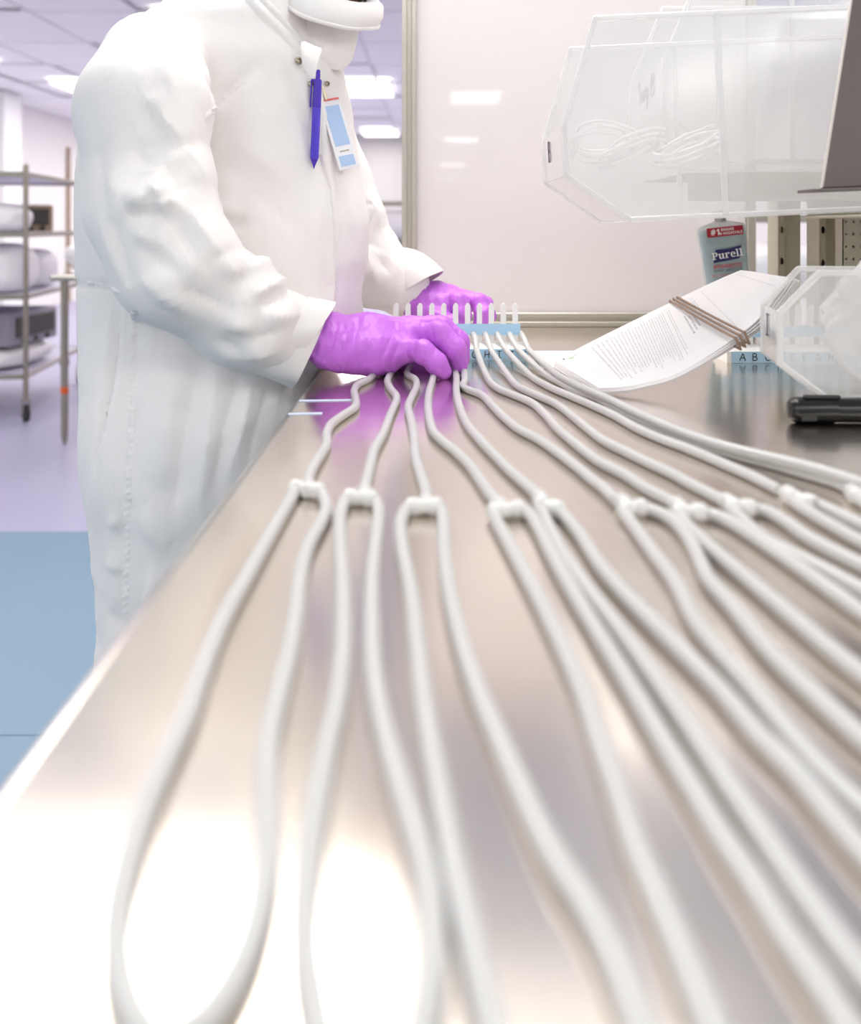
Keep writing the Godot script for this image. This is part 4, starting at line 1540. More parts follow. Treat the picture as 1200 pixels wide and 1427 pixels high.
func face_normals(v: PackedVector3Array, ids: PackedInt32Array) -> PackedVector3Array:
	var n := PackedVector3Array()
	n.resize(v.size())
	for k in range(0, ids.size(), 3):
		var a := ids[k]
		var b := ids[k + 1]
		var c := ids[k + 2]
		var f := (v[c] - v[a]).cross(v[b] - v[a])
		n[a] += f
		n[b] += f
		n[c] += f
	for i in n.size():
		n[i] = n[i].normalized()
	return n

# ------------------------------------------------------------------ the person
var torso_y := PackedFloat32Array()
var torso_c := []       # [cx, cz, ax, az]
var limbs := PackedFloat32Array()
var leg_bones := PackedFloat32Array()
var folds := []         # [a: Vector2, b: Vector2, amp, width, dmin, dmax]
var wrinkle := FastNoiseLite.new()

func setup_body() -> void:
	# torso sections from the collar down (photo row, left px, right px, depth centre, half depth)
	var d := 1.55
	var table := [
		[-50, 380, 470, 1.545, 0.05], [-20, 305, 474, 1.55, 0.08], [10, 235, 462, 1.56, 0.12], [45, 195, 462, 1.565, 0.15], [100, 160, 478, 1.565, 0.165], [170, 126, 491, 1.565, 0.17],
		[240, 117, 502, 1.565, 0.17], [310, 115, 514, 1.56, 0.17], [360, 117, 511, 1.56, 0.17], [396, 119, 503, 1.56, 0.17], [440, 121, 498, 1.56, 0.175], [490, 124, 470, 1.56, 0.185], [512, 125, 446, 1.56, 0.19],
		[560, 129, 444, 1.555, 0.195], [640, 138, 440, 1.55, 0.19], [730, 165, 430, 1.55, 0.16]]
	table.reverse()
	for q in table:
		var a := P(q[1], q[0], q[3])
		var b := P(q[2], q[0], q[3])
		torso_y.append(a.y)
		torso_c.append(PackedFloat32Array([(a.x + b.x) / 2, a.z, (b.x - a.x) / 2, q[4]]))
	# near arm
	bone(limbs, P(212, 90, 1.37), 0.069, P(199, 155, 1.315), 0.080)
	bone(limbs, P(199, 155, 1.315), 0.080, P(209, 290, 1.285), 0.075)
	bone(limbs, P(209, 290, 1.285), 0.075, P(243, 368, 1.28), 0.073)
	bone(limbs, P(243, 368, 1.28), 0.073, P(335, 440, 1.335), 0.063)
	bone(limbs, P(335, 440, 1.335), 0.061, P(376, 466, 1.37), 0.050)
	# far arm
	bone(limbs, P(395, 80, 1.72), 0.078, P(455, 260, 1.79), 0.075)
	bone(limbs, P(455, 260, 1.79), 0.075, P(482, 345, 1.80), 0.078)
	bone(limbs, P(482, 345, 1.80), 0.078, P(560, 400, 1.78), 0.050)
	# legs
	bone(leg_bones, P(252, 640, 1.465), 0.122, P(243, 940, 1.45), 0.104)
	bone(leg_bones, P(243, 940, 1.45), 0.104, P(252, 1330, 1.46), 0.078)
	bone(leg_bones, P(350, 640, 1.635), 0.118, P(372, 940, 1.64), 0.10)
	bone(leg_bones, P(372, 940, 1.64), 0.10, P(388, 1190, 1.65), 0.078)
	wrinkle.seed = 31
	wrinkle.frequency = 7.0
	wrinkle.fractal_octaves = 3
	wrinkle.fractal_type = FastNoiseLite.FRACTAL_RIDGED
	wrinkle.domain_warp_enabled = true
	wrinkle.domain_warp_amplitude = 0.05
	wrinkle.domain_warp_frequency = 6.0
	# folds of the cloth as lines in the side view: px a, px b, depth, height, width, depth window
	var arm := [
		# upper sleeve: long draws from the shoulder, then the bunching above the elbow
		[250, 40, 274, 150, 0.006, 0.016], [205, 60, 232, 130, 0.004, 0.016], [196, 130, 245, 205, 0.008, 0.014], [200, 140, 216, 190, -0.005, 0.016],
		[245, 205, 275, 262, 0.007, 0.014], [180, 195, 205, 235, -0.005, 0.02], [178, 270, 235, 215, -0.006, 0.016], [180, 275, 215, 290, 0.010, 0.012], [215, 290, 248, 285, 0.010, 0.012],
		[210, 258, 222, 280, 0.007, 0.012], [225, 230, 250, 275, -0.006, 0.014], [180, 300, 245, 310, -0.006, 0.014], [128, 200, 150, 300, -0.004, 0.016], [150, 235, 170, 310, 0.005, 0.014],
		[140, 300, 170, 390, 0.006, 0.014], [158, 300, 186, 400, -0.006, 0.012], [250, 285, 300, 360, 0.007, 0.012], [235, 300, 275, 360, -0.004, 0.016], [185, 320, 235, 350, 0.006, 0.014], [195, 340, 260, 390, -0.006, 0.015],
		# forearm: spirals to the cuff
		[200, 385, 262, 440, 0.006, 0.013], [240, 395, 320, 440, -0.006, 0.014], [300, 360, 318, 395, 0.005, 0.012], [330, 380, 362, 378, 0.006, 0.012], [338, 420, 385, 398, 0.008, 0.011], [342, 432, 395, 425, -0.007, 0.012],
		[300, 455, 345, 470, 0.008, 0.013], [280, 480, 330, 505, -0.005, 0.014], [350, 450, 400, 455, 0.006, 0.012], [335, 490, 380, 470, -0.006, 0.012], [320, 510, 376, 500, 0.005, 0.012]]
	for q in arm:
		folds.append([Vector2(P(q[0], q[1], 1.22).x, P(q[0], q[1], 1.22).y), Vector2(P(q[2], q[3], 1.22).x, P(q[2], q[3], 1.22).y), q[4], q[5], 1.15, 1.36])
	var trunk := [
		[355, 100, 300, 160, 0.006, 0.014], [345, 90, 290, 140, -0.005, 0.014], [300, 165, 340, 120, -0.004, 0.016], [290, 290, 330, 300, 0.006, 0.012], [300, 310, 345, 318, -0.005, 0.012], [320, 190, 400, 260, 0.004, 0.03],
		[340, 260, 420, 330, -0.004, 0.03], [380, 60, 440, 190, 0.005, 0.012], [395, 130, 440, 220, -0.004, 0.016],
		# below the waist: the deep pleat by the side seam and soft falls
		[153, 420, 141, 660, -0.014, 0.014], [168, 415, 150, 700, 0.010, 0.012], [185, 430, 176, 890, -0.004, 0.010], [141, 450, 137, 760, 0.007, 0.014], [250, 520, 230, 640, 0.006, 0.025], [300, 500, 285, 700, 0.009, 0.022], [275, 500, 250, 720, -0.008, 0.022],
		[330, 520, 300, 690, -0.008, 0.018], [345, 530, 320, 660, 0.009, 0.016], [370, 530, 345, 640, -0.007, 0.018], [200, 700, 240, 760, 0.005, 0.02], [205, 650, 260, 700, -0.004, 0.02], [210, 800, 200, 900, -0.006, 0.016], [222, 780, 205, 880, 0.008, 0.014], [150, 780, 180, 790, 0.005, 0.010], [150, 850, 182, 880, -0.007, 0.011], [160, 720, 182, 725, 0.005, 0.012]]
	for q in trunk:
		folds.append([Vector2(P(q[0], q[1], 1.38).x, P(q[0], q[1], 1.38).y), Vector2(P(q[2], q[3], 1.38).x, P(q[2], q[3], 1.38).y), q[4], q[5], 1.30, 1.56])
	var far := [[500, 265, 530, 320, 0.007, 0.014], [505, 330, 535, 350, -0.006, 0.014], [500, 350, 530, 400, 0.008, 0.014], [515, 350, 545, 385, -0.006, 0.012], [490, 410, 520, 440, 0.006, 0.014]]
	for q in far:
		folds.append([Vector2(P(q[0], q[1], 1.74).x, P(q[0], q[1], 1.74).y), Vector2(P(q[2], q[3], 1.74).x, P(q[2], q[3], 1.74).y), q[4], q[5], 1.60, 1.85])

func body_field(p: Vector3) -> float:
	var y := p.y
	var n := torso_y.size()
	var dt := 1.0
	var lo := torso_y[0]
	var hi := torso_y[n - 1]
	var yy := clampf(y, lo, hi)
	var i := 0
	while i < n - 2 and torso_y[i + 1] < yy: i += 1
	var f := (yy - torso_y[i]) / (torso_y[i + 1] - torso_y[i])
	f = f * f * (3.0 - 2.0 * f) * 0.5 + f * 0.5
	var a: PackedFloat32Array = torso_c[i]
	var b: PackedFloat32Array = torso_c[i + 1]
	var rx := lerpf(a[2], b[2], f)
	var rz := lerpf(a[3], b[3], f)
	var ex := absf(p.x - lerpf(a[0], b[0], f)) / rx
	var ez := absf(p.z - lerpf(a[1], b[1], f)) / rz
	var k := pow(pow(ex, 2.3) + pow(ez, 2.3), 1.0 / 2.3)
	dt = (k - 1.0) * minf(rx, rz)
	if y > hi: dt = maxf(dt, y - hi)
	if y < lo: dt = maxf(dt, lo - y)
	var dl := 1.0
	for c in range(0, leg_bones.size(), 8):
		dl = smin(dl, caps(p, leg_bones, c), 0.03)
	dt = smin(dt, dl, 0.06)
	var da := caps(p, limbs, 0)
	for c in [8, 16, 24, 32]:
		da = smin(da, caps(p, limbs, c), 0.03)
	var df := caps(p, limbs, 40)
	df = smin(df, caps(p, limbs, 48), 0.03)
	df = smin(df, caps(p, limbs, 56), 0.03)
	# the sleeve meets the shoulder softly, and lies against the body lower down
	var ks := lerpf(0.005, 0.05, clampf((y - (CH + 0.235)) / 0.07, 0.0, 1.0))
	return smin(smin(dt, da, ks), df, 0.012)

func body_fold(p: Vector3, n: Vector3) -> Vector3:
	var h := 0.0
	if n.z > -0.3:
		var d := -p.z
		# planar draft of the side view, corrected for depth so that a fold keeps its line round the limb
		var q := Vector2(p.x, p.y)
		for f in folds:
			if d < f[4] or d > f[5]: continue
			var a: Vector2 = f[0]
			var b: Vector2 = f[1]
			var w: float = f[3]
			var ab := b - a
			var t := (q - a).dot(ab) / ab.length_squared()
			var tc := clampf(t, 0.0, 1.0)
			var dd := q.distance_to(a + ab * tc)
			if dd < w * 4.0:
				var we := w * (1.7 if ab.cross(q - a) > 0.0 else 0.5)
				h += 1.9 * f[2] * exp(-sqrt(dd * dd + 0.000005) / we) * sin(PI * clampf(tc * 0.9 + 0.05, 0.0, 1.0))
	h += 0.0028 * (wrinkle.get_noise_3d(p.x * 0.8, p.y * 0.35, p.z * 0.8) + 0.1)
	# gathers below the waist seam
	var wy := CH - (398.0 - HY) * 1.45 / F
	var g := absf(p.y - wy)
	if g < 0.05 and p.x < -0.41 + (wy - p.y) * 0.3:
		h += 0.0022 * sin(p.x * 420.0 + p.z * 420.0) * exp(-g / 0.014) - 0.004 * exp(-g * g / 0.00004)
	return n * h

# a point of the coat in line with a photo pixel, found by walking into the field
func on_coat(px: float, py: float, from_d := 1.0) -> Vector3:
	var d := from_d
	for i in 90:
		var v := body_field(P(px, py, d))
		if v < 0.0006: break
		d += maxf(v * 0.7, 0.0008)
	return P(px, py, d)

var palm := PackedFloat32Array()
var fingers := []      # one PackedFloat32Array per finger
var glove_noise := FastNoiseLite.new()
var wrist_at := Vector3.ZERO
var wrist_dir := Vector3.RIGHT
const GLOVE_FOLDS := [[463, 436, 455, 480], [478, 445, 464, 490], [500, 455, 490, 485], [522, 468, 508, 506], [546, 468, 533, 500], [557, 478, 547, 502], [577, 462, 577, 500], [443, 438, 428, 470], [428, 470, 446, 503], [450, 455, 440, 488], [488, 448, 478, 470], [600, 452, 606, 476], [590, 478, 592, 500],
	[570, 404, 566, 430], [580, 404, 578, 436], [592, 402, 590, 425], [626, 408, 624, 440], [650, 410, 648, 440]]

func hand_field(p: Vector3) -> float:
	var d := caps(p, palm, 0)
	for c in range(8, palm.size(), 8):
		d = smin(d, caps(p, palm, c), 0.018)
	var df := 1.0
	for f in fingers:
		var one := caps(p, f, 0)
		for c in range(8, f.size(), 8):
			one = smin(one, caps(p, f, c), 0.006)
		df = smin(df, one, 0.0025)
	return smin(d, df, 0.006)

func hand_fold(p: Vector3, n: Vector3) -> Vector3:
	var along := (p - wrist_at).dot(wrist_dir)
	var h := 0.0
	# loose glove: rings of wrinkles at the wrist, drawn lines over the back of the hand
	var k := 0.0042 * exp(-maxf(along - 0.03, 0.0) / 0.04) + 0.0012
	var w := glove_noise.get_noise_3d(p.x * 1.0, p.y * 0.45, p.z * 0.45)
	if n.z > -0.2:
		var d := -p.z
		var q := Vector2(p.x, p.y) * 1400.0 / d
		for f in GLOVE_FOLDS:
			var a := Vector2(f[0] - HX, (CH * 1400.0 / d) + HY - f[1])
			var b := Vector2(f[2] - HX, (CH * 1400.0 / d) + HY - f[3])
			var ab := b - a
			var t := clampf((q - a).dot(ab) / ab.length_squared(), 0.0, 1.0)
			var dd := q.distance_to(a + ab * t)
			if dd < 12.0:
				var we := 2.2 if ab.cross(q - a) > 0.0 else 4.5
				h += -0.0026 * exp(-dd / we) * sin(PI * (0.1 + 0.8 * t))
	return n * (h + w * k + 0.0007 * sin(along * 300.0 + p.y * 60.0) * exp(-maxf(along, 0.0) / 0.03))

func make_glove(parent: Node3D, joints: Dictionary) -> void:
	palm = PackedFloat32Array()
	fingers = []
	for q in joints.palm:
		bone(palm, q[0], q[1], q[2], q[3])
	var lo := Vector3.ONE * 1e9
	var hi := -lo
	for f in joints.fingers:
		var list := PackedFloat32Array()
		for i in f.size() - 1:
			bone(list, f[i][0], f[i][1], f[i + 1][0], f[i + 1][1])
		fingers.append(list)
		for q in f:
			lo = lo.min(q[0])
			hi = hi.max(q[0])
	for q in joints.palm:
		lo = lo.min(q[0]).min(q[2])
		hi = hi.max(q[0]).max(q[2])
	wrist_at = joints.palm[0][0]
	wrist_dir = (joints.palm[0][2] - joints.palm[0][0]).normalized()
	glove_noise.seed = joints.seed
	glove_noise.frequency = 42.0
	glove_noise.fractal_octaves = 3
	glove_noise.fractal_type = FastNoiseLite.FRACTAL_RIDGED
	var m := nets(hand_field, lo - Vector3.ONE * 0.05, hi + Vector3.ONE * 0.05, 0.0028, hand_fold)
	var o := part(parent, "glove", m, M.nitrile, parent.global_transform.affine_inverse())
	o.set_meta("label", joints.label)

func ring(c: Vector3, axis: Vector3, up: Vector3, ru: float, rs: float, n := 40, wob := 0.0, ph := 0.0, sag := 0.0) -> PackedVector3Array:
	axis = axis.normalized()
	var u := (up - axis * up.dot(axis)).normalized()
	var s := axis.cross(u)
	var row := PackedVector3Array()
	for j in n:
		var a := TAU * j / n
		var k := 1.0 + wob * sin(a * 3.0 + ph) + wob * 0.6 * sin(a * 7.0 + ph * 2.3)
		row.append(c + u * (cos(a) * ru * k - sag * maxf(0.0, -cos(a))) + s * sin(a) * rs * k)
	return row

func shell(parent: Node3D, called: String, rings: Array, th: float, m: Material) -> MeshInstance3D:
	# an open tube of cloth with thickness: out along the rings and back inside them
	var rows := []
	for r in rings:
		rows.append(r)
	for i in range(rings.size() - 1, -1, -1):
		var r: PackedVector3Array = rings[i]
		var c := Vector3.ZERO
		for p in r: c += p
		c /= r.size()
		var row := PackedVector3Array()
		for p in r:
			row.append(p + (c - p).normalized() * th)
		rows.append(row)
	var mb := MB.new()
	mb.grid(rows, true, false, 0)
	return wpart(parent, called, mb, m)

func ribbon_on_coat(parent: Node3D, called: String, px: Array, width: float, proud: float, pucker: float, m: Material) -> void:
	# a seam or placket that follows the cloth
	var mb := MB.new()
	var pts := []
	for i in px.size() - 1:
		var a: Array = px[i]
		var b: Array = px[i + 1]
		var n := maxi(1, int(Vector2(a[0] - b[0], a[1] - b[1]).length() / 4.0))
		for k in n:
			var f := float(k) / n
			pts.append([lerpf(a[0], b[0], f), lerpf(a[1], b[1], f)])
	pts.append(px[-1])
	var rows := []
	for i in pts.size():
		var q: Array = pts[i]
		var nxt: Array = pts[mini(i + 1, pts.size() - 1)]
		var prv: Array = pts[maxi(i - 1, 0)]
		var dirv := Vector2(nxt[0] - prv[0], nxt[1] - prv[1]).normalized()
		var side := Vector2(-dirv.y, dirv.x)
		var row := PackedVector3Array()
		var bumpy := 0.5 + 0.5 * sin(i * 2.4) * pucker + 0.2 * sin(i * 0.9) * pucker
		for j in 5:
			var s := (j - 2) / 2.0
			var x: float = q[0] + side.x * s * width / 2
			var y: float = q[1] + side.y * s * width / 2
			var p := on_coat(x, y)
			var g := gradient(p)
			p += body_fold(p, g)
			row.append(p + g * (proud * (1.0 - s * s) * bumpy - 0.0006))
		rows.append(row)
	mb.grid(rows, false, false, 1)
	wpart(parent, called, mb, m)

func gradient(p: Vector3) -> Vector3:
	var e := 0.002
	var v := body_field(p)
	return Vector3(body_field(p + Vector3(e, 0, 0)) - v, body_field(p + Vector3(0, e, 0)) - v, body_field(p + Vector3(0, 0, e)) - v).normalized()

# head in its own axes: +x is where the face looks, y up
var head_xf := Transform3D()

func skull(q: Vector3) -> float:
	var e := (q - Vector3(-0.005, 0.03, 0)) / Vector3(0.098, 0.112, 0.078)
	var d := (e.length() - 1.0) * 0.08
	var j := (q - Vector3(0.03, -0.055, 0)) / Vector3(0.062, 0.062, 0.055)
	d = smin(d, (j.length() - 1.0) * 0.055, 0.04)
	return d

func head_field(p: Vector3) -> float:
	var q := head_xf.affine_inverse() * p
	var d := skull(q)
	# nose, brow, lips, eye sockets, ears
	var az := absf(q.z)
	d = smin(d, Vector3(q.x - 0.098, (q.y + 0.012) * 0.7, q.z).length() - 0.014, 0.02)
	d = smin(d, Vector3(q.x - 0.092, q.y - 0.012, q.z).length() - 0.009, 0.022)
	d = smin(d, Vector3(q.x - 0.086, (q.y + 0.048) * 1.8, q.z * 0.6).length() - 0.012, 0.012)
	d = smin(d, Vector3(q.x - 0.078, (q.y - 0.040) * 1.6, (az - 0.03) * 0.7).length() - 0.013, 0.02)
	d = maxf(d, -(Vector3(q.x - 0.096, q.y - 0.018, az - 0.032).length() - 0.016))
	d = smin(d, Vector3((q.x + 0.005) * 1.1, (q.y + 0.0) * 0.7, (az - 0.082) * 2.0).length() - 0.02, 0.01)
	# neck
	var a := Vector3(-0.02, -0.06, 0)
	var b := Vector3(-0.05, -0.17, 0)
	var t := clampf((q - a).dot(b - a) / (b - a).length_squared(), 0, 1)
	d = smin(d, q.distance_to(a.lerp(b, t)) - 0.055, 0.03)
	return d

func hood_field(p: Vector3) -> float:
	var q := head_xf.affine_inverse() * p
	var d := skull(q) - 0.016
	var a := Vector3(-0.025, -0.03, 0)
	var b := Vector3(-0.055, -0.15, 0)
	var t := clampf((q - a).dot(b - a) / (b - a).length_squared(), 0, 1)
	d = smin(d, q.distance_to(a.lerp(b, t)) - 0.085, 0.05)
	# opening for the face
	var o := Vector3(q.x - 0.13, (q.y - 0.0) * 0.95, q.z * 1.1).length() - 0.098
	d = maxf(d, -o)
	# hollow inside
	return maxf(d, -(skull(q) - 0.009))

func mask_field(p: Vector3) -> float:
	var q := head_xf.affine_inverse() * p
	var d := skull(q) - 0.012
	d = smin(d, Vector3(q.x - 0.098, q.y + 0.012, q.z).length() - 0.022, 0.02)
	d = maxf(d, q.y - 0.002 - 0.10 * maxf(0.0, q.x - 0.06))
	d = maxf(d, -q.y - 0.058)
	return maxf(d, 0.02 - q.x)

func make_person() -> void:
	setup_body()
	var o := thing("person", "person in a white cleanroom coverall, hood and purple gloves, bent over the steel table", "person", Vector3(-0.32, 0, -1.55))
	var inv := o.global_transform.affine_inverse()
	var m := nets(body_field, Vector3(-0.62, 0.02, -1.98), Vector3(0.08, 1.56, -1.14), 0.0058, body_fold)
	part(o, "coverall", m, M.coverall_cloth, inv)
	# head, mask, hood
	var hx := Vector3(0.80, -0.38, 0.46).normalized()
	var hy := (Vector3(0.34, 0.92, 0.18) - hx * hx.dot(Vector3(0.34, 0.92, 0.18))).normalized()
	head_xf = Transform3D(Basis(hx, hy, hx.cross(hy)), P(452, -92, 1.53))
	var c := head_xf.origin
	var head := part(o, "head", nets(head_field, c - Vector3.ONE * 0.20, c + Vector3.ONE * 0.19, 0.005), M.skin, inv)
	for s in [-1, 1]:
		var mb := MB.new()
		mb.lathe(Vector3.ZERO, [[0.0001, -0.011], [0.006, -0.009], [0.010, -0.004], [0.011, 0.0], [0.010, 0.004], [0.006, 0.009], [0.0001, 0.011]], 12)
		var eye := part(head, "eye", mb.mesh(), M.print_white, head_xf * Transform3D(Basis(), Vector3(0.080, 0.018, s * 0.032)))
		mb = MB.new()
		mb.lathe(Vector3(0, 0, 0), [[0.005, 0.0], [0.004, 0.0012], [0.0001, 0.0018]], 10, Basis(Vector3(0, 0, 1), -PI / 2))
		part(head, "iris", mb.mesh(), M.dark_eye, head_xf * Transform3D(Basis(), Vector3(0.0900, 0.018, s * 0.032)))
	part(o, "face_mask", nets(mask_field, c - Vector3.ONE * 0.16, c + Vector3.ONE * 0.16, 0.004), M.mask_cloth, inv)
	part(o, "hood", nets(hood_field, c - Vector3.ONE * 0.24, c + Vector3.ONE * 0.2, 0.0055), M.coverall_cloth, inv)
	# stand-up collar and the flared veil with its rolled hem
	var rings := []
	var ax := Vector3(0.30, 0.88, 0.40)
	var up := Vector3(1, 0, 0)
	for q in [[428, 74, 0.060, 0.066, 0.07], [432, 62, 0.066, 0.074, 0.05], [439, 48, 0.062, 0.070, 0.035], [446, 32, 0.058, 0.066, 0.03], [453, 12, 0.056, 0.062, 0.02], [458, -14, 0.055, 0.06, 0.0]]:
		rings.append(ring(P(q[0], q[1], 1.525), ax, up, q[2], q[3], 48, q[4], q[1] * 0.03))
	shell(o, "collar", rings, 0.003, M.coverall_cloth)
	rings = []
	for q in [[474, -10, 0.044, 0.05, 0.02], [473, -16, 0.058, 0.066, 0.02], [468, -10, 0.073, 0.08, 0.02], [463, 2, 0.077, 0.086, 0.03], [459, 14, 0.074, 0.084, 0.035]]:
		rings.append(ring(P(q[0], q[1], 1.505), ax, up, q[2], q[3], 48, q[4], 1.1 + q[1] * 0.01))
	shell(o, "veil", rings, 0.003, M.coverall_cloth)
	var hem: PackedVector3Array = rings[4].duplicate()
	hem.append(hem[0])
	hem.append(hem[1])
	var hm := MB.new()
	hm.tube(hem, PackedFloat32Array([0.0032]), 7, false)
	wpart(o, "hem", hm, M.coverall_plain)
	# cuffs
	rings = []
	var a0 := P(352, 452, 1.352)
	var a1 := P(434, 484, 1.41)
	for i in 9:
		var f := i / 8.0
		rings.append(ring(a0.lerp(a1, f), Vector3(0.90, -0.42, -0.12), Vector3(0.3, 1, 0), lerpf(0.0605, 0.060, f), lerpf(0.0605, 0.054, f), 56, 0.012 * (1.0 + f * 2.5), 0.7 + f * 1.5, 0.004 * f))
	shell(o, "cuff", rings, 0.0025, M.coverall_cloth)
	# the turned-back near half of the cuff
	var tb := []
	for i in 7:
		var f := i / 6.0
		var full := ring(P(lerpf(392, 438, f), lerpf(464, 462, f), lerpf(1.378, 1.405, f)), Vector3(0.80, -0.6, -0.1), Vector3(0.3, 1, 0), lerpf(0.060, 0.050, f), lerpf(0.066, 0.060, f), 64, 0.02, 1.4 + f * 0.6)
		var row := PackedVector3Array()
		for j in range(-8, 23):
			row.append(full[posmod(j, 64)])
		tb.append(row)
	var tm := MB.new()
	var inner := []
	for r in tb:
		var r2 := PackedVector3Array()
		for p in r: r2.append(p + Vector3(-0.001, 0, -0.003))
		inner.append(r2)
	var loop := []
	for k in tb.size():
		var rr: PackedVector3Array = tb[k].duplicate()
		var back: PackedVector3Array = inner[k].duplicate()
		back.reverse()
		rr.append_array(back)
		loop.append(rr)
	tm.grid(loop, true, true, 0)
	wpart(o, "turned_cuff", tm, M.coverall_cloth)
	rings = []
	a0 = P(538, 378, 1.80)
	a1 = P(584, 398, 1.775)
	for i in 7:
		var f := i / 6.0
		var axd := Vector3(0.88, -0.45, 0.1).lerp(Vector3(0.50, -0.84, 0.15), f)
		rings.append(ring(a0.lerp(a1, f) + Vector3(0, 0.010 * sin(f * PI), 0), axd, Vector3(0.6, 1, 0), lerpf(0.048, 0.050, f), lerpf(0.048, 0.050, f), 48, 0.02 * (1.0 + f), 2.2 + f, 0.0))
	shell(o, "cuff", rings, 0.0025, M.coverall_cloth)
	# seams and zip
	ribbon_on_coat(o, "side_seam", [[189, 432], [184, 520], [180, 620], [176, 720], [173, 820], [170, 905]], 11.0, 0.0035, 1.0, M.coverall_plain)
	ribbon_on_coat(o, "shoulder_seam", [[342, 112], [322, 124], [304, 142], [288, 158], [284, 168]], 9.0, 0.003, 1.0, M.coverall_plain)
	ribbon_on_coat(o, "zip_placket", [[428, 96], [446, 160], [459, 235], [465, 320], [463, 400], [459, 440], [456, 475]], 17.0, 0.010, 0.1, M.coverall_plain)
	ribbon_on_coat(o, "zip_piping", [[447, 215], [458, 265], [463, 320], [462, 400], [459, 440], [456, 475]], 3.0, 0.014, 0.1, M.coverall_plain)
	ribbon_on_coat(o, "yoke_edge", [[345, -4], [370, 22], [398, 50], [422, 74]], 15.0, 0.012, 0.15, M.coverall_plain)
	ribbon_on_coat(o, "yoke_edge", [[362, -4], [386, 20], [410, 46], [428, 72]], 9.0, 0.009, 0.15, M.coverall_plain)
	ribbon_on_coat(o, "waist_seam", [[122, 394], [140, 397], [158, 402], [168, 408]], 7.0, 0.003, 1.0, M.coverall_plain)
	# metal snaps at the throat
	for q in [[413, 86, 5.5], [429, 119, 5.0], [452, 118, 4.0]]:
		var p := on_coat(q[0], q[1])
		var g := gradient(p)
		p += body_fold(p, g) + g * 0.003
		var ay := Basis(Quaternion(Vector3.UP, g))
		var mb := MB.new()
		var r: float = q[2] * 1.4 / F
		mb.lathe(p - g * 0.001, [[r, 0.0], [r, 0.002], [r * 0.6, 0.004], [r * 0.45, 0.003], [r * 0.3, 0.001]], 16, ay)
		wpart(o, "snap", mb, M.brass_snap)
	# gathered cloth knot between collar and zip
	var kn := MB.new()
	for k in 5:
		var p0 := P(424 + k * 5, 60 + k * 2, 1.40)
		var p1 := P(428 + k * 1.5, 96 + k * 3, 1.385)
		kn.tube(smooth_path([p0, p0.lerp(p1, 0.5) + Vector3(0, 0, 0.008), p1]), PackedFloat32Array([0.005, 0.006, 0.0055]), 8, true, 0.6)
	wpart(o, "gathered_fold", kn, M.coverall_plain)
	# gloves
	var w0 := P(398, 466, 1.38)
	make_glove(o, {
		"seed": 3, "label": "purple nitrile glove of the near hand, fingertips on a tube",
		"palm": [
			[w0, 0.026, P(455, 472, 1.415), 0.031],
			[P(455, 462, 1.43), 0.026, P(515, 466, 1.46), 0.026],
			[P(455, 482, 1.40), 0.026, P(520, 492, 1.42), 0.026],
			[P(515, 464, 1.46), 0.025, P(562, 459, 1.50), 0.018],
			[P(515, 470, 1.45), 0.028, P(570, 468, 1.465), 0.019],
			[P(520, 490, 1.42), 0.027, P(565, 488, 1.43), 0.019],
			[P(470, 492, 1.41), 0.024, P(540, 504, 1.44), 0.018],
		],
		"fingers": [
			[[P(568, 487, 1.43), 0.0165], [P(589, 490, 1.41), 0.0158], [P(608, 506, 1.405), 0.0148], [P(619, 518, 1.408), 0.0108]],
			[[P(574, 468, 1.465), 0.0175], [P(611, 465, 1.442), 0.0175], [P(634, 486, 1.435), 0.016], [P(640, 510, 1.443), 0.012]],
			[[P(572, 458, 1.49), 0.0175], [P(616, 456, 1.483), 0.016], [P(640, 476, 1.478), 0.015], [P(643, 500, 1.475), 0.012]],
			[[P(565, 455, 1.515), 0.017], [P(602, 455, 1.52), 0.0155], [P(624, 478, 1.515), 0.0145], [P(628, 505, 1.505), 0.012]],
			[[P(500, 486, 1.475), 0.022], [P(545, 500, 1.505), 0.017], [P(585, 508, 1.50), 0.0155], [P(612, 513, 1.487), 0.012]],
		]})
	var w1 := P(548, 404, 1.80)
	make_glove(o, {
		"seed": 8, "label": "purple nitrile glove of the far hand, gripping the comb rack from behind",
		"palm": [
			[w1, 0.030, P(580, 416, 1.785), 0.031],
			[P(580, 414, 1.79), 0.029, P(618, 418, 1.79), 0.024],
			[P(580, 420, 1.765), 0.029, P(616, 428, 1.75), 0.022],
			[P(610, 420, 1.775), 0.024, P(632, 420, 1.755), 0.017],
			[P(612, 416, 1.79), 0.023, P(645, 418, 1.79), 0.016],
			[P(612, 416, 1.80), 0.022, P(655, 418, 1.815), 0.015],
		],
		"fingers": [
			[[P(628, 420, 1.755), 0.0165], [P(641, 421, 1.732), 0.0155], [P(645, 438, 1.722), 0.0145], [P(641, 454, 1.728), 0.012]],
			[[P(645, 418, 1.79), 0.016], [P(668, 421, 1.765), 0.0145], [P(673, 438, 1.748), 0.0135], [P(668, 454, 1.745), 0.0115]],
			[[P(652, 418, 1.81), 0.015], [P(676, 424, 1.795), 0.0135], [P(681, 440, 1.778), 0.0125], [P(676, 454, 1.77), 0.011]],
			[[P(652, 420, 1.83), 0.014], [P(672, 430, 1.825), 0.012], [P(676, 446, 1.81), 0.0115], [P(670, 456, 1.80), 0.010]],
			[[P(592, 432, 1.75), 0.021], [P(612, 444, 1.728), 0.0165], [P(628, 450, 1.722), 0.0145], [P(640, 452, 1.722), 0.012]],
		]})
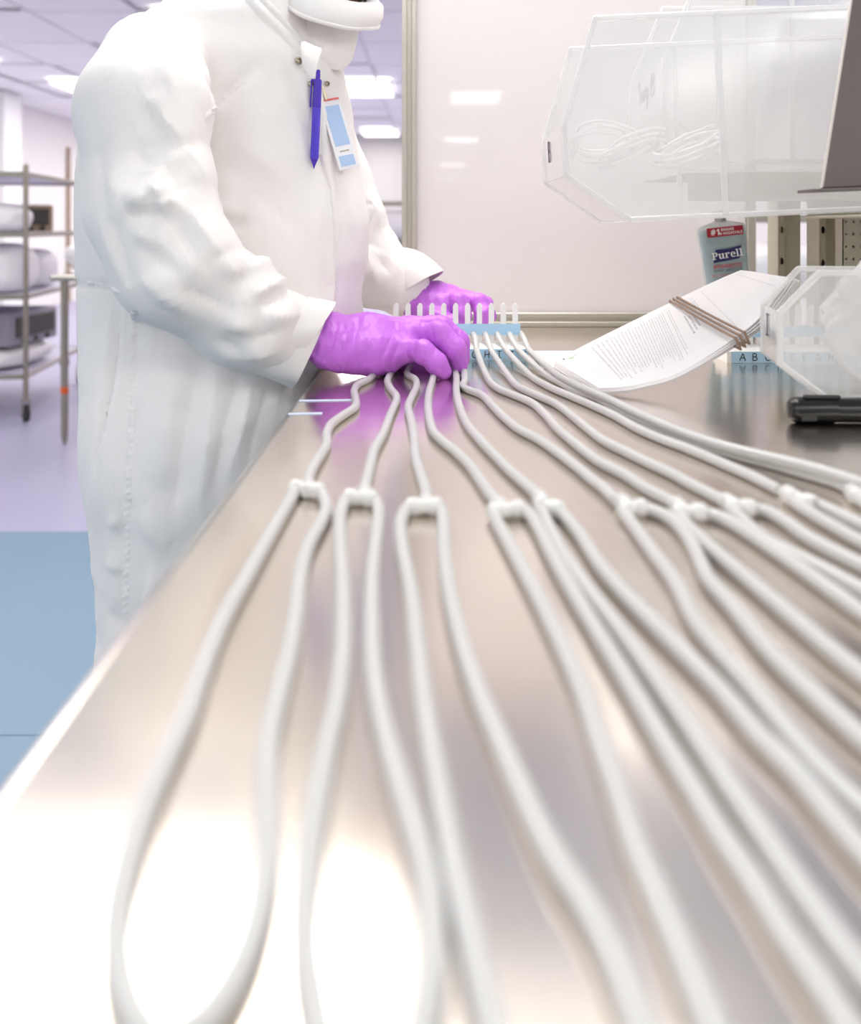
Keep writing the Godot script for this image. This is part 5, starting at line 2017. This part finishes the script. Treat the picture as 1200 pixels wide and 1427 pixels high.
	# boots
	for q in [[P(252, 1330, 1.46), 0.0], [P(388, 1190, 1.65), -0.1]]:
		var b: Vector3 = q[0]
		b.y = 0.0
		var rows := []
		for k in 9:
			var f := k / 8.0
			var x := lerpf(-0.07, 0.20, f)
			var hh := 0.13 if f < 0.3 else lerpf(0.13, 0.045, (f - 0.3) / 0.7)
			var ww := 0.042 + 0.012 * sin(f * PI)
			if k == 0 or k == 8:
				hh *= 0.6
				ww *= 0.6
			var row := PackedVector3Array()
			for j in 16:
				var a := TAU * j / 16
				row.append(b + Vector3(x, maxf(0.0, hh * 0.5 + sin(a) * hh * 0.55), cos(a) * ww).rotated(Vector3.UP, q[1]))
			rows.append(row)
		var mb := MB.new()
		mb.grid(rows)
		wpart(o, "boot", mb, M.boot)

func make_pen_and_badge() -> void:
	# purple pen clipped to the front of the coat
	var pc := on_coat(438, 165)
	var d := -pc.z - 0.016
	var top := P(443.5, 98, d)
	var tip := P(437.5, 235, d)
	var o := thing("ballpoint_pen", "purple click pen clipped upright to the front of the coverall", "pen", tip)
	var dirv := (top - tip).normalized()
	var ay := Basis(Quaternion(Vector3.UP, dirv))
	var L := top.distance_to(tip)
	var r := 0.0062
	var mb := MB.new()
	mb.lathe(Vector3.ZERO, [[0.0006, 0.0], [0.0012, 0.003], [r * 0.9, 0.014]], 16, ay)
	part(o, "point", mb.mesh(), M.pen_purple)
	mb = MB.new()
	mb.lathe(Vector3.ZERO, [[r * 0.92, 0.014], [r, 0.016], [r, L * 0.62]], 18, ay)
	part(o, "barrel", mb.mesh(), M.pen_barrel)
	mb = MB.new()
	mb.lathe(Vector3.ZERO, [[r * 0.98, L * 0.62], [r * 1.02, L * 0.63], [r * 0.95, L * 0.90], [r * 0.55, L * 0.915], [r * 0.5, L], [r * 0.2, L + 0.001]], 18, ay)
	part(o, "cap_end", mb.mesh(), M.pen_purple)
	mb = MB.new()
	mb.box(ay * Vector3(-r - 0.0025, L * 0.76, 0.0), Vector3(0.0022, L * 0.28, 0.004), 0.0006, ay)
	mb.box(ay * Vector3(-r, L * 0.895, 0.0), Vector3(0.006, 0.004, 0.004), 0.0006, ay)
	part(o, "clip", mb.mesh(), M.pen_purple)
	# badge in a clear holder, hanging at a slant
	var bc := on_coat(474, 188)
	var bd := -bc.z - 0.022
	var b0 := P(459, 140, bd)
	var b1 := P(487, 235, bd - 0.002)
	var down := (b1 - b0).normalized()
	var nn := (Vector3(0.62, 0.05, 0.78) - down * Vector3(0.62, 0.05, 0.78).dot(down)).normalized()
	var side := (-down).cross(nn).normalized()
	var bs := Basis(side, -down, nn)
	var bl := b0.distance_to(b1)
	var bg := thing("id_badge", "white identity badge with a blue picture panel hanging on the coverall", "badge", (b0 + b1) / 2, "", bs)
	var bw := 0.036
	boxpart(bg, "card", Vector3.ZERO, Vector3(bw, bl, 0.002), 0.0006, M.badge_white)
	boxpart(bg, "picture_panel", Vector3(0, bl * 0.13, 0.0012), Vector3(bw * 0.72, bl * 0.58, 0.0006), 0, M.badge_blue)
	boxpart(bg, "lower_panel", Vector3(0, -bl * 0.38, 0.0012), Vector3(bw * 0.72, bl * 0.15, 0.0006), 0, M.badge_blue)
	boxpart(bg, "text_line", Vector3(0, -bl * 0.24, 0.0012), Vector3(bw * 0.45, bl * 0.02, 0.0004), 0, M.cart_steel)
	boxpart(bg, "red_strip", Vector3(0, bl * 0.5 + 0.001, 0.001), Vector3(bw * 0.9, 0.003, 0.002), 0.0004, M.red_clip)
	boxpart(bg, "clip", Vector3(-0.006, bl * 0.5 + 0.012, 0.001), Vector3(0.006, 0.022, 0.003), 0.0008, M.brass_snap)

func _ready() -> void:
	setup_camera()
	make_materials()
	make_lamps()
	make_room()
	make_table()
	make_partition()
	make_tubing()
	make_holder(prong_x(0), 1.61, "white comb rack with letters G to K showing, gripped by the gloved hands", true)
	make_holder((1011.0 - HX) * 1.636 / F, 1.576, "white comb rack marked A B C, half hidden behind the leaning papers", false)
	make_papers()
	make_shelving()
	make_bins()
	make_bottle()
	make_marker()
	make_dark_panel()
	make_tape_marks()
	make_background()
	make_person()
	make_pen_and_badge()
